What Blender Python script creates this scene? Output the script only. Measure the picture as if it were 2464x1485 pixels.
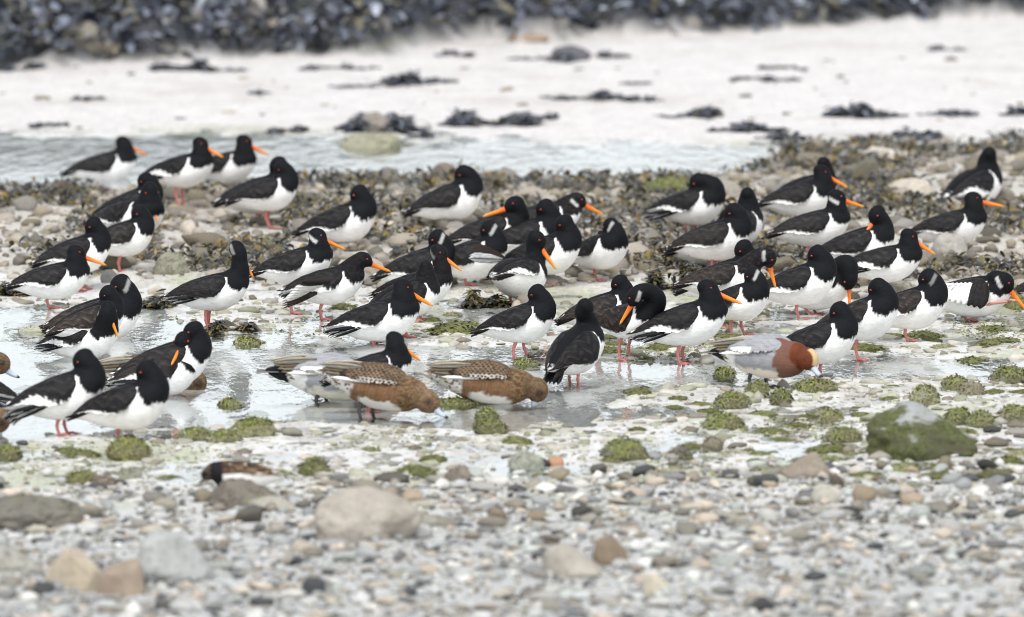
import bpy, bmesh, math, random
import numpy as np
from mathutils import Vector, Matrix

# ------------------------------------------------------------------ camera, sky, sun, exposure
for o in list(bpy.data.objects): bpy.data.objects.remove(o)
sc = bpy.context.scene
COL = sc.collection
R = math.radians
CAMH, PITCH, FPX, CX, CY = 4.0, 5.46, 30400.0, 1232.0, 742.5      # FPX, CX, CY on a 2464 px wide picture
cam_d = bpy.data.cameras.new('camera'); cam = bpy.data.objects.new('camera', cam_d); COL.objects.link(cam)
cam.location = (0, 0, CAMH); cam.rotation_euler = (R(90 - PITCH), 0, 0)
cam_d.sensor_width = 36; cam_d.lens = FPX / 2464 * 36; cam_d.clip_start = 1; cam_d.clip_end = 2000
cam_d.dof.use_dof = True; cam_d.dof.focus_distance = 40.7; cam_d.dof.aperture_fstop = 4.2
sc.camera = cam
SUN_EL, SUN_AZ = 58, -28          # sun azimuth: degrees from straight behind the camera towards the left
w = bpy.data.worlds.new('World'); sc.world = w; w.use_nodes = True
nt = w.node_tree; nt.nodes.clear()
sky = nt.nodes.new('ShaderNodeTexSky'); sky.sky_type = 'NISHITA'; sky.sun_disc = False
sky.sun_elevation = R(SUN_EL); sky.sun_rotation = R(180 + SUN_AZ); sky.air_density = 1.0; sky.dust_density = 1.5; sky.ozone_density = 1
hs = nt.nodes.new('ShaderNodeHueSaturation'); hs.inputs['Saturation'].default_value = 0.26
bg = nt.nodes.new('ShaderNodeBackground'); bg.inputs['Strength'].default_value = 0.15
wo = nt.nodes.new('ShaderNodeOutputWorld')
nt.links.new(sky.outputs[0], hs.inputs['Color']); nt.links.new(hs.outputs[0], bg.inputs['Color']); nt.links.new(bg.outputs[0], wo.inputs['Surface'])
sd = bpy.data.lights.new('sun', 'SUN'); sd.energy = 1.5; sd.angle = R(25); sd.color = (1, 0.985, 0.955)
sun = bpy.data.objects.new('sun', sd); COL.objects.link(sun)
a = R(SUN_AZ); sv = Vector((math.sin(a) * math.cos(R(SUN_EL)), -math.cos(a) * math.cos(R(SUN_EL)), math.sin(R(SUN_EL))))
sun.rotation_euler = sv.to_track_quat('Z', 'Y').to_euler(); sun.location = (-10, 20, 30)
sc.render.engine = 'CYCLES'; sc.cycles.filter_width = 1.0
vs = sc.view_settings; vs.view_transform = 'Standard'; vs.look = 'None'; vs.gamma = 1; vs.use_curve_mapping = False
vs.exposure = 0.68
sc.render.resolution_x, sc.render.resolution_y = 1024, 617

# ------------------------------------------------------------------ numeric helpers
rng = np.random.default_rng(7)
def hash3(i, j, k):
    h = (i * 374761393 + j * 668265263 + k * 2147483647 * 3 + 1274126177) & 0xFFFFFFFF
    h = ((h ^ (h >> 13)) * 1274126177) & 0xFFFFFFFF
    h = ((h ^ (h >> 16)) * 2246822519) & 0xFFFFFFFF
    return ((h ^ (h >> 15)) & 0xFFFFFF) / float(0xFFFFFF)
def vnoise(P, s=1.0, seed=0):
    P = np.atleast_2d(np.asarray(P, float)) * s + seed * 17.31
    I = np.floor(P).astype(np.int64); f = P - I; f = f * f * (3 - 2 * f)
    out = 0
    for a_ in (0, 1):
        for b_ in (0, 1):
            for c_ in (0, 1):
                wgt = (f[:, 0] if a_ else 1 - f[:, 0]) * (f[:, 1] if b_ else 1 - f[:, 1]) * (f[:, 2] if c_ else 1 - f[:, 2])
                out = out + wgt * hash3(I[:, 0] + a_, I[:, 1] + b_, I[:, 2] + c_)
    return out * 2 - 1
def fbm(P, s=1.0, seed=0, n=3):
    t, amp, tot = 0, 1, 0
    for i in range(n): t = t + amp * vnoise(P, s * 2 ** i, seed + i); tot += amp; amp *= .5
    return t / tot
def ss(t): t = np.clip(t, 0, 1); return t * t * (3 - 2 * t)
def mix(a_, b_, t): t = np.asarray(t)[..., None]; return np.asarray(a_) * (1 - t) + np.asarray(b_) * t

cp, sp_ = math.cos(R(PITCH)), math.sin(R(PITCH))
def ground_plane(px, py, z=0.0):          # where the line of sight through a picture point meets the level z
    dx, dy = (px - CX) / FPX, -(py - CY) / FPX
    d = np.array([dx, cp + dy * sp_, -sp_ + dy * cp]); t = (z - CAMH) / d[2]
    return d[0] * t, d[1] * t
def scale_at(Y): return FPX / (Y * cp + CAMH * sp_)
def curve(pts):
    W = np.array([ground_plane(*p) for p in pts]); return W[:, 0], W[:, 1]
B0 = curve([(-900, 185), (0, 172), (200, 172), (400, 162), (650, 146), (900, 148), (1040, 122), (1300, 112), (1700, 96), (2100, 72), (2464, 60), (3300, 30)])
B1 = curve([(-900, 320), (0, 322), (600, 322), (900, 335), (1200, 348), (1800, 358), (1880, 352), (2464, 340), (3300, 330)])
B2 = curve([(-900, 468), (0, 466), (500, 460), (700, 446), (1000, 440), (1500, 446), (1780, 430), (1860, 395), (1900, 368), (2464, 352), (3300, 340)])
B3 = curve([(-900, 690), (0, 678), (300, 690), (600, 700), (900, 722), (1100, 725), (1300, 715), (1700, 720), (1800, 732), (2464, 745), (3300, 745)])
CT = curve([(-900, 735), (0, 735), (350, 745), (520, 790), (700, 800), (1000, 830), (1250, 835), (1400, 855), (1600, 868), (2000, 862), (2464, 850), (3300, 850)])
CB = curve([(-900, 1110), (0, 1095), (80, 1060), (300, 1040), (600, 1022), (800, 1016), (1000, 1035), (1250, 1040), (1400, 1015), (1500, 950), (1700, 925), (2000, 922), (2464, 914), (3300, 914)])
B4 = curve([(-900, 1150), (0, 1150), (600, 1130), (1200, 1130), (1800, 1100), (2464, 1060), (3300, 1060)])
def cy(c, X): return np.interp(X, c[0], c[1])
def terrain(X, Y):
    X = np.asarray(X, float); Y = np.asarray(Y, float); sh = X.shape
    X = X.ravel(); Y = Y.ravel(); P = np.stack([X, Y * .35, 0 * X], 1)
    n1 = fbm(P, 1.3, 1); n2 = fbm(P, 5, 2); n3 = fbm(np.stack([X, Y * .6, 0 * X], 1), 16, 3, 2)
    wob = n1 * .18
    y0, y1, y2, y3, ct, cb, y4 = [cy(c, X) for c in (B0, B1, B2, B3, CT, CB, B4)]
    Yw = Y + wob
    m_bank = ss((Y + .3 * n2 - y0) / .12); m_sand = ss((Yw - y1) / .5) * (1 - m_bank)
    rear = ss((Yw - y2) / .5) * ss((y1 - Yw) / .6)
    m_bar = ss((Yw - y3) / .6) * (1 - ss((Yw - y2) / .5)) 
    chan = ss((Yw - cb) / .18) * ss((ct - Yw) / .18)
    m_fg = 1 - ss((Yw - y4 + .9) / 1.0)
    z = .0018 + .012 * n2 + .008 * n3
    z = z + chan * (-.022) + m_bar * ss((y2 - Yw) / 1.6) * (.028 + .020 * n1 + .012 * n2) - rear * .055
    z = z + m_sand * (.004 + np.clip(Y - y1, 0, 12) * .003 + .004 * n1) + m_fg * (.014 + .010 * n1 + .006 * n2)
    up = np.clip(Y - y0, 0, None)
    z = z + m_bank * (.05 + .55 * (1 - np.exp(-up * .45)) + .10 * n1 + .10 * n2 + .03 * n3)
    return [q.reshape(sh) for q in (z, m_bank, m_sand, rear, m_bar, chan, m_fg, n1, n2, n3)]
def H(x, y): return float(terrain(np.array([x]), np.array([y]))[0][0])
def ground(px, py):                       # picture point -> point on the terrain
    z = 0.0
    for _ in range(6):
        x, y = ground_plane(px, py, z); z = .5 * z + .5 * H(x, y)
    return x, y, H(x, y)

# ------------------------------------------------------------------ materials
def new_mat(name):
    m = bpy.data.materials.new(name); m.use_nodes = True; n = m.node_tree; n.nodes.clear()
    out = n.nodes.new('ShaderNodeOutputMaterial'); b = n.nodes.new('ShaderNodeBsdfPrincipled')
    n.links.new(b.outputs[0], out.inputs[0]); return m, n, b, out
def N(n, t, **kw):
    x = n.nodes.new(t)
    for k, v in kw.items():
        if k in x.inputs: x.inputs[k].default_value = v
        else: setattr(x, k, v)
    return x
def math_n(n, op, a_, b_=None, clamp=False):
    x = n.nodes.new('ShaderNodeMath'); x.operation = op; x.use_clamp = clamp
    for i, q in enumerate((a_, b_)):
        if q is None: continue
        if isinstance(q, (int, float)): x.inputs[i].default_value = q
        else: n.links.new(q, x.inputs[i])
    return x.outputs[0]
def mixc(n, fac, a_, b_, blend='MIX'):
    x = n.nodes.new('ShaderNodeMix'); x.data_type = 'RGBA'; x.blend_type = blend
    for i, q in ((0, fac), (6, a_), (7, b_)):
        if isinstance(q, (int, float)): x.inputs[i].default_value = q
        elif isinstance(q, tuple): x.inputs[i].default_value = (*q, 1) if len(q) == 3 else q
        else: n.links.new(q, x.inputs[i])
    return x.outputs[2]
def noise_n(n, scale, detail=3, vec=None, rough=.55):
    x = N(n, 'ShaderNodeTexNoise', Scale=scale, Detail=detail, Roughness=rough)
    if vec is not None: n.links.new(vec, x.inputs['Vector'])
    return x.outputs[0]
def ramp(n, fac, p0, p1):
    x = n.nodes.new('ShaderNodeMapRange'); x.inputs[1].default_value = p0; x.inputs[2].default_value = p1; x.clamp = True
    n.links.new(fac, x.inputs[0]); return x.outputs[0]
def bump(n, b, h, strength, dist):
    x = N(n, 'ShaderNodeBump', Strength=strength, Distance=dist); n.links.new(h, x.inputs['Height']); n.links.new(x.outputs[0], b.inputs['Normal'])
def mapped(n, sx, sy, sz):
    t = n.nodes.new('ShaderNodeTexCoord'); mp = n.nodes.new('ShaderNodeMapping'); mp.inputs['Scale'].default_value = (sx, sy, sz)
    n.links.new(t.outputs['Object'], mp.inputs[0]); return mp.outputs[0]

def mat_attr(name, rough=.7, spec=.3, var=.5, scale=60, stretch=(1, 1, 1), bstr=.3, bdist=.004, sheen=0):
    m, n, b, _ = new_mat(name); at = N(n, 'ShaderNodeVertexColor', layer_name='Col')
    v = mapped(n, *stretch); nz = noise_n(n, scale, 4, v)
    k = math_n(n, 'ADD', math_n(n, 'MULTIPLY', nz, var), 1 - var * .5)
    mult = N(n, 'ShaderNodeVectorMath', operation='SCALE'); n.links.new(at.outputs[0], mult.inputs[0]); n.links.new(k, mult.inputs['Scale'])
    n.links.new(mult.outputs[0], b.inputs['Base Color']); b.inputs['Roughness'].default_value = rough; b.inputs['Specular IOR Level'].default_value = spec
    b.inputs['Sheen Weight'].default_value = sheen
    if bstr: bump(n, b, nz, bstr, bdist)
    return m
M = {}
M['plumage'] = mat_attr('plumage', .7, .12, .34, 55, (1, 1.6, 2.2), .5, .004)
M['flight_feather'] = mat_attr('flight_feather', .55, .18, 1.0, 60, (.5, 1.6, 2.2), .6, .004)
M['horn'] = mat_attr('horn', .38, .45, .25, 60, (1, 1, 1), 0)
M['leg_skin'] = mat_attr('leg_skin', .5, .4, .5, 160, (1, 1, 1), .3, .001)
M['eye'] = mat_attr('eye', .12, .6, 0, 60, (1, 1, 1), 0)
M['weed'] = mat_attr('wet_seaweed', .33, .55, .8, 40, (1, 1, 1), 0)
M['pebble'] = mat_attr('pebble_stone', .62, .35, .7, 45, (1, 1, 1.5), .35, .004)

def mat_object_stone(name, moss, zk=.30, dark=1.0):       # colour of each stone from its own object colour
    m, n, b, _ = new_mat(name); oi = n.nodes.new('ShaderNodeObjectInfo')
    v = mapped(n, 1, 1, 1); n1 = noise_n(n, 14, 5, v); n2 = noise_n(n, 70, 4, v)
    k = math_n(n, 'ADD', math_n(n, 'MULTIPLY', n1, .9), .55)
    c = mixc(n, 1.0, oi.outputs['Color'], (1, 1, 1)); mult = N(n, 'ShaderNodeVectorMath', operation='SCALE')
    n.links.new(oi.outputs['Color'], mult.inputs[0]); n.links.new(k, mult.inputs['Scale'])
    c = mixc(n, math_n(n, 'MULTIPLY', ramp(n, n2, .50, .75), .45), mult.outputs[0], (.12, .105, .085))
    if moss:
        g = n.nodes.new('ShaderNodeNewGeometry'); sx = n.nodes.new('ShaderNodeSeparateXYZ'); n.links.new(g.outputs['Normal'], sx.inputs[0])
        n3 = noise_n(n, 9, 4, v); n4 = noise_n(n, 120, 3, v)
        f = math_n(n, 'ADD', math_n(n, 'MULTIPLY', sx.outputs['Z'], zk), math_n(n, 'ADD', math_n(n, 'MULTIPLY', n3, 1.1), moss))
        gc = mixc(n, ramp(n, n4, .35, .65), (.085, .10, .025), (.29, .32, .085))
        gc = mixc(n, ramp(n, n1, .45, .65), gc, (.20, .185, .10))
        gc = mixc(n, 1 - dark, gc, (.03, .035, .02)); c = mixc(n, ramp(n, f, .62, .78), c, gc)
    n.links.new(c, b.inputs['Base Color']); b.inputs['Roughness'].default_value = .66; b.inputs['Specular IOR Level'].default_value = .3
    bump(n, b, n2, .6, .006); return m
M['stone'] = mat_object_stone('bare_stone', 0)
M['moss'] = mat_object_stone('algae_covered_stone', .03, .30, .88)
M['sidemoss'] = mat_object_stone('green_sided_boulder', .52, -.46, .34)
M['halfmoss'] = mat_object_stone('algae_stained_stone', -.22)

m, n, b, _ = new_mat('shore_ground'); at = N(n, 'ShaderNodeVertexColor', layer_name='Col')
v = mapped(n, 1, .45, 1); n1 = noise_n(n, 9, 5, v); n2 = noise_n(n, 55, 4, v); n3 = noise_n(n, 2.2, 3, v)
k = math_n(n, 'ADD', math_n(n, 'ADD', math_n(n, 'MULTIPLY', n1, .40), math_n(n, 'MULTIPLY', n2, .60)), .50)
mult = N(n, 'ShaderNodeVectorMath', operation='SCALE'); n.links.new(at.outputs[0], mult.inputs[0]); n.links.new(k, mult.inputs['Scale'])
vo = N(n, 'ShaderNodeTexVoronoi', Scale=48.0); n.links.new(mapped(n, 1, .55, 1), vo.inputs['Vector']); sc3 = n.nodes.new('ShaderNodeSeparateColor'); n.links.new(vo.outputs['Color'], sc3.inputs[0])
grit = math_n(n, 'MULTIPLY', ramp(n, sc3.outputs[0], .45, 1.0), ramp(n, vo.outputs['Distance'], .62, .35)); grit = math_n(n, 'MULTIPLY', grit, math_n(n, 'MULTIPLY', ramp(n, n3, .30, .55), .85))
pc = mixc(n, sc3.outputs[1], (.16, .15, .11), (.42, .41, .33)); gate = ramp(n, at.outputs[1], .80, .55)
fin = mixc(n, math_n(n, 'MULTIPLY', grit, gate), mult.outputs[0], pc); n.links.new(fin, b.inputs['Base Color'])
n.links.new(math_n(n, 'ADD', math_n(n, 'MULTIPLY', at.outputs[1], .5), .25), b.inputs['Roughness']); b.inputs['Specular IOR Level'].default_value = .4
bump(n, b, math_n(n, 'ADD', math_n(n, 'ADD', n1, n2), grit), .6, .014); M['ground'] = m

m = bpy.data.materials.new('shallow_water'); m.use_nodes = True; n = m.node_tree; n.nodes.clear()
out = n.nodes.new('ShaderNodeOutputMaterial'); tr = N(n, 'ShaderNodeBsdfTransparent', Color=(.86, .89, .90, 1)); gl = N(n, 'ShaderNodeBsdfGlossy', Roughness=.04, Color=(.97, .98, 1, 1))
fr = N(n, 'ShaderNodeFresnel', IOR=1.34); mx = n.nodes.new('ShaderNodeMixShader')
v = mapped(n, 1, .30, 1); h = math_n(n, 'ADD', noise_n(n, 16, 3, v), math_n(n, 'MULTIPLY', noise_n(n, 3, 2, v), 1.5))
bp = N(n, 'ShaderNodeBump', Strength=.30, Distance=.012); n.links.new(h, bp.inputs['Height'])
n.links.new(bp.outputs[0], gl.inputs['Normal']); n.links.new(bp.outputs[0], fr.inputs['Normal'])
n.links.new(fr.outputs[0], mx.inputs[0]); n.links.new(tr.outputs[0], mx.inputs[1]); n.links.new(gl.outputs[0], mx.inputs[2]); n.links.new(mx.outputs[0], out.inputs[0])
M['water'] = m

# ------------------------------------------------------------------ mesh helpers
def obj_from(name, V, F, mat, parent=None, C=None, smooth=True):
    me = bpy.data.meshes.new(name); V = np.asarray(V, np.float32)
    me.from_pydata(V.tolist(), [], F if isinstance(F, list) else np.asarray(F).tolist())
    return finish(name, me, mat, parent, C, smooth)
def big_obj(name, V, F, mat, parent=None, C=None, smooth=True):     # equal-sided faces, fast path
    V = np.asarray(V, np.float32); F = np.asarray(F, np.int32); k = F.shape[1]
    me = bpy.data.meshes.new(name); me.vertices.add(len(V)); me.vertices.foreach_set('co', V.ravel())
    me.loops.add(F.size); me.loops.foreach_set('vertex_index', F.ravel())
    me.polygons.add(len(F)); me.polygons.foreach_set('loop_start', np.arange(0, F.size, k, dtype=np.int32))
    me.update(calc_edges=True); return finish(name, me, mat, parent, C, smooth)
def finish(name, me, mat, parent, C, smooth):
    if smooth: me.polygons.foreach_set('use_smooth', np.ones(len(me.polygons), bool))
    if C is not None: set_col(me, C)
    me.materials.append(mat); o = bpy.data.objects.new(name, me); COL.objects.link(o); o.parent = parent; return o
def set_col(me, C):
    C = np.asarray(C, np.float32)
    if C.shape[1] == 3: C = np.concatenate([C, np.ones((len(C), 1), np.float32)], 1)
    at = me.color_attributes.new('Col', 'FLOAT_COLOR', 'POINT'); at.data.foreach_set('color', C.ravel())
def tag(o, label=None, cat=None, group=None, kind=None):
    for k_, v_ in (('label', label), ('category', cat), ('group', group), ('kind', kind)):
        if v_: o[k_] = v_
    return o
class MB:
    def __init__(s): s.V, s.F, s.C, s.n = [], [], [], 0
    def add(s, V, F, C):
        V = np.asarray(V, float); C = np.asarray(C, float)
        if C.ndim == 1: C = np.tile(C, (len(V), 1))
        s.V.append(V); s.C.append(C); s.F += [tuple(int(i) + s.n for i in f) for f in F]; s.n += len(V)
    def verts(s): return np.concatenate(s.V)
    def cols(s): return np.concatenate(s.C)
def ring_faces(nr, ns, caps=True):
    F = [(i * ns + j, i * ns + (j + 1) % ns, (i + 1) * ns + (j + 1) % ns, (i + 1) * ns + j) for i in range(nr - 1) for j in range(ns)]
    if caps: F += [tuple(range(ns - 1, -1, -1)), tuple((nr - 1) * ns + j for j in range(ns))]
    return F
def tube(pts, rad, ns=8, flat=1.0):
    P = np.asarray(pts, float); V = []
    for i in range(len(P)):
        t = P[min(i + 1, len(P) - 1)] - P[max(i - 1, 0)]; t /= np.linalg.norm(t) + 1e-9
        ref = np.array([0, 1, 0.]) if abs(t[1]) < .9 else np.array([1, 0, 0.])
        u = np.cross(ref, t); u /= np.linalg.norm(u); q = np.cross(t, u)
        for j in range(ns):
            a_ = 2 * math.pi * j / ns; V.append(P[i] + rad[i] * (math.cos(a_) * u + flat * math.sin(a_) * q))
    return np.array(V), ring_faces(len(P), ns)
_ico = {}
def ico(sub):
    if sub not in _ico:
        bm = bmesh.new(); bmesh.ops.create_icosphere(bm, subdivisions=sub, radius=1)
        bm.verts.ensure_lookup_table(); _ico[sub] = (np.array([v_.co[:] for v_ in bm.verts]), np.array([[x.index for x in f.verts] for f in bm.faces])); bm.free()
    return _ico[sub]

# ------------------------------------------------------------------ ground and water
def axis(lo, hi, step, outer):
    core = np.arange(lo, hi + 1e-6, step); g = []; d = step
    x = hi
    while x < outer: d *= 1.6; x += d; g.append(x)
    h_ = []; d = step; x = lo
    while x > -outer: d *= 1.6; x -= d; h_.append(x)
    return np.concatenate([h_[::-1], core, g])
xs = axis(-2.9, 2.9, .026, 600); ys = axis(32, 60, .05, 600); ys = ys[ys > -60]
XX, YY = np.meshgrid(xs, ys); z, mbank, msand, mrear, mbar, mchan, mfg, n1_, n2_, n3_ = terrain(XX, YY)
def flat(q): return q.ravel()
def YL_(py): return ground_plane(1232, py)[1]
C = np.tile(np.array([.63, .618, .59]), (XX.size, 1))
green = ss((fbm(np.stack([flat(XX), flat(YY) * .4, 0 * flat(XX)], 1), 4, 11) - .05) * 3) * .7
C = mix(C, (.37, .40, .22), green); C = mix(C, (.40, .375, .32), .6 * ss((fbm(np.stack([flat(XX), flat(YY) * .5, 0 * flat(XX)], 1), 9, 17) - .02) * 3.5))
C = mix(C, (.62, .61, .58), flat(mchan) * .8)
C = mix(C, (.46, .45, .42), flat(mrear)); C = mix(C, (.50, .47, .42), flat(mbar))
sandc = mix(np.array([.600, .574, .552]), (.46, .425, .39), .55 * ss(fbm(np.stack([flat(XX) * .7, flat(YY) * 1.1, 0 * flat(XX)], 1), 2.2, 19, 4) * 2.2 - .1)); C = C * (1 - flat(msand)[:, None]) + sandc * flat(msand)[:, None]; C = mix(C, (.45, .45, .435), flat(mfg) * (.55 + .45 * ss((YL_(1200) - flat(YY)) / 1.5))); C = mix(C, (.06, .064, .072), flat(mbank))
rough = .35 + .5 * flat(msand) + .3 * flat(mfg) + .3 * flat(mbar)
C = np.concatenate([C, np.clip(rough, 0, 1)[:, None]], 1)
nx, ny = len(xs), len(ys); ii = np.arange(nx * ny).reshape(ny, nx)
F = np.stack([ii[:-1, :-1], ii[:-1, 1:], ii[1:, 1:], ii[1:, :-1]], -1).reshape(-1, 4)
gr = big_obj('shore_ground', np.stack([flat(XX), flat(YY), flat(z)], 1), F, M['ground'], None, C); tag(gr, 'pale wet shore of sand, mud and shingle', 'ground', kind='structure')
def water_sheet(name, x0, x1, y0, y1, label):
    V = [(x0, y0, 0), (x1, y0, 0), (x1, y1, 0), (x0, y1, 0)]
    o = obj_from(name, V, [(0, 1, 2, 3)], M['water'], None, None, False); tag(o, label, 'water', kind='structure')
water_sheet('tidal_channel', -60, 60, 36.2, 44.2, 'shallow glinting water the birds stand in')
water_sheet('rear_channel', -60, 60, 44.25, 50.2, 'grey rippled channel in front of the pale sand')

# ------------------------------------------------------------------ stones
def stone_base(seed, sub=2, rough_=.25):
    D, F_ = ico(sub); r = np.random.default_rng(seed); V = D * (1 + rough_ * fbm(D, .9, seed)[:, None] * 1.6)
    for _ in range(9):
        q = r.normal(size=3); q /= np.linalg.norm(q); d = r.uniform(.48, .85); e = V @ q - d; V = V - np.clip(e, 0, None)[:, None] * q * .92
    return V, F_
BASES = [stone_base(100 + i) for i in range(10)]; SMALL = [stone_base(100 + i, 1) for i in range(10)]
PAL_FG = np.array([[.49, .48, .45], [.38, .38, .365], [.28, .28, .27], [.16, .155, .145], [.55, .53, .48], [.33, .30, .24], [.22, .19, .15], [.46, .39, .31], [.065, .065, .065], [.40, .41, .37], [.27, .25, .21]]) * np.array([1.06, 1.08, 1.10])
PAL_BAR = np.array([[.38, .335, .27], [.28, .25, .21], [.20, .18, .15], [.45, .40, .33], [.26, .225, .16], [.15, .135, .105], [.33, .31, .275]]) * .95
PAL_WET = np.array([[.44, .43, .36], [.36, .36, .26], [.52, .50, .44], [.27, .27, .19], [.19, .17, .13], [.46, .43, .37], [.30, .27, .22], [.38, .36, .31]])
stones = []     # (x, y, z, sx, sy, sz, rot, tilt, base, colour)
def scatter(num, x0, x1, yfun, smin, smax, pal, zone, sink, flatness, seed, sigma=.45, med=None):
    r = np.random.default_rng(seed); X = r.uniform(x0, x1, num); Y = yfun(r, X, num); Tm = terrain(X, Y)
    keep = zone(Tm, r.uniform(size=num), X, Y)
    d = np.clip(np.exp(r.normal(math.log(med or (smin * smax) ** .5), sigma, num)), smin, smax)
    for i in np.nonzero(keep)[0]:
        a_, b_ = r.uniform(.8, 1.4), r.uniform(.65, 1.0); f = r.uniform(*flatness)
        c = pal[r.integers(len(pal))] * r.uniform(.75, 1.2)
        stones.append((X[i], Y[i], Tm[0][i] + d[i] * .5 * f * sink, d[i] * .5 * a_, d[i] * .5 * b_, d[i] * .5 * f, r.uniform(0, 6.283), r.normal(0, .16), r.integers(10), c))
YL = lambda py: ground_plane(1232, py)[1]
scatter(23000, -2.35, 2.35, lambda r, X, k_: r.uniform(32.3, YL(1070), k_), .010, .085, PAL_FG, lambda T, u, X, Y: u < .06 + .95 * T[6] * (1 - .72 * ss((Y - YL(1230)) / 2.2)), .45, (.30, .70), 21, .58, .021)
scatter(900, -2.4, 2.4, lambda r, X, k_: r.uniform(YL(1300), YL(1040), k_), .03, .10, PAL_FG * np.array([.62, .58, .50]), lambda T, u, X, Y: (u < .5 * T[6] + .02), .5, (.35, .7), 25, .4, .05)
scatter(15000, -2.6, 2.6, lambda r, X, k_: r.uniform(YL(1190), YL(715), k_), .010, .085, PAL_WET, lambda T, u, X, Y: (u < (.25 + .75 * ss(T[8] * 2 + .5)) * (1 - T[5] * .95) * (1 - T[4])), .10, (.30, .60), 22, .6, .022)
scatter(8300, -2.9, 2.9, lambda r, X, k_: r.uniform(YL(745), YL(345), k_), .018, .15, PAL_BAR, lambda T, u, X, Y: (u < .05 + T[4]) & (T[3] < .35), .35, (.40, .80), 23, .52, .041)
scatter(90, -2.9, 2.9, lambda r, X, k_: r.uniform(YL(330), YL(130), k_), .02, .07, PAL_BAR, lambda T, u, X, Y: T[2] > .5, .2, (.3, .5), 24)

PAL_ALGAE = np.array([[.17, .18, .07], [.22, .23, .11], [.13, .125, .055], [.27, .26, .15]])
def fuzz(V, F_, k_, L, W, seed, zmin=-.1):      # ragged strands of algae lying over a stone
    r = np.random.default_rng(seed); T = V[np.asarray(F_)]; c = T.mean(1); nn = np.cross(T[:, 1] - T[:, 0], T[:, 2] - T[:, 0]); nn /= np.linalg.norm(nn, axis=1, keepdims=True) + 1e-12
    ok = np.nonzero(nn[:, 2] > zmin)[0]; i = r.choice(ok, k_); c = c[i]; nn = nn[i]; t = r.normal(size=(k_, 3)); t[:, 2] -= .5; t -= (t * nn).sum(1, keepdims=True) * nn; t /= np.linalg.norm(t, axis=1, keepdims=True); sd_ = np.cross(nn, t); l = L * r.uniform(.4, 1.5, (k_, 1)); w_ = W * r.uniform(.5, 1.4, (k_, 1))
    P = [c - sd_ * w_ * .5, c + sd_ * w_ * .5, c + t * l * .5 + nn * l * .30 - sd_ * w_ * .5, c + t * l * .5 + nn * l * .30 + sd_ * w_ * .5, c + t * l + nn * l * .08 - sd_ * w_ * .2, c + t * l + nn * l * .08 + sd_ * w_ * .2]
    Vb = np.stack(P, 1).reshape(-1, 3); b0 = (np.arange(k_) * 6)[:, None, None] + len(V); Fb = (b0 + np.array([[0, 1, 3, 2], [2, 3, 5, 4]])[None]).reshape(-1, 4)
    return np.concatenate([V, Vb]), [tuple(f) for f in np.asarray(F_).tolist()] + [tuple(f) for f in Fb.tolist()]
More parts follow.
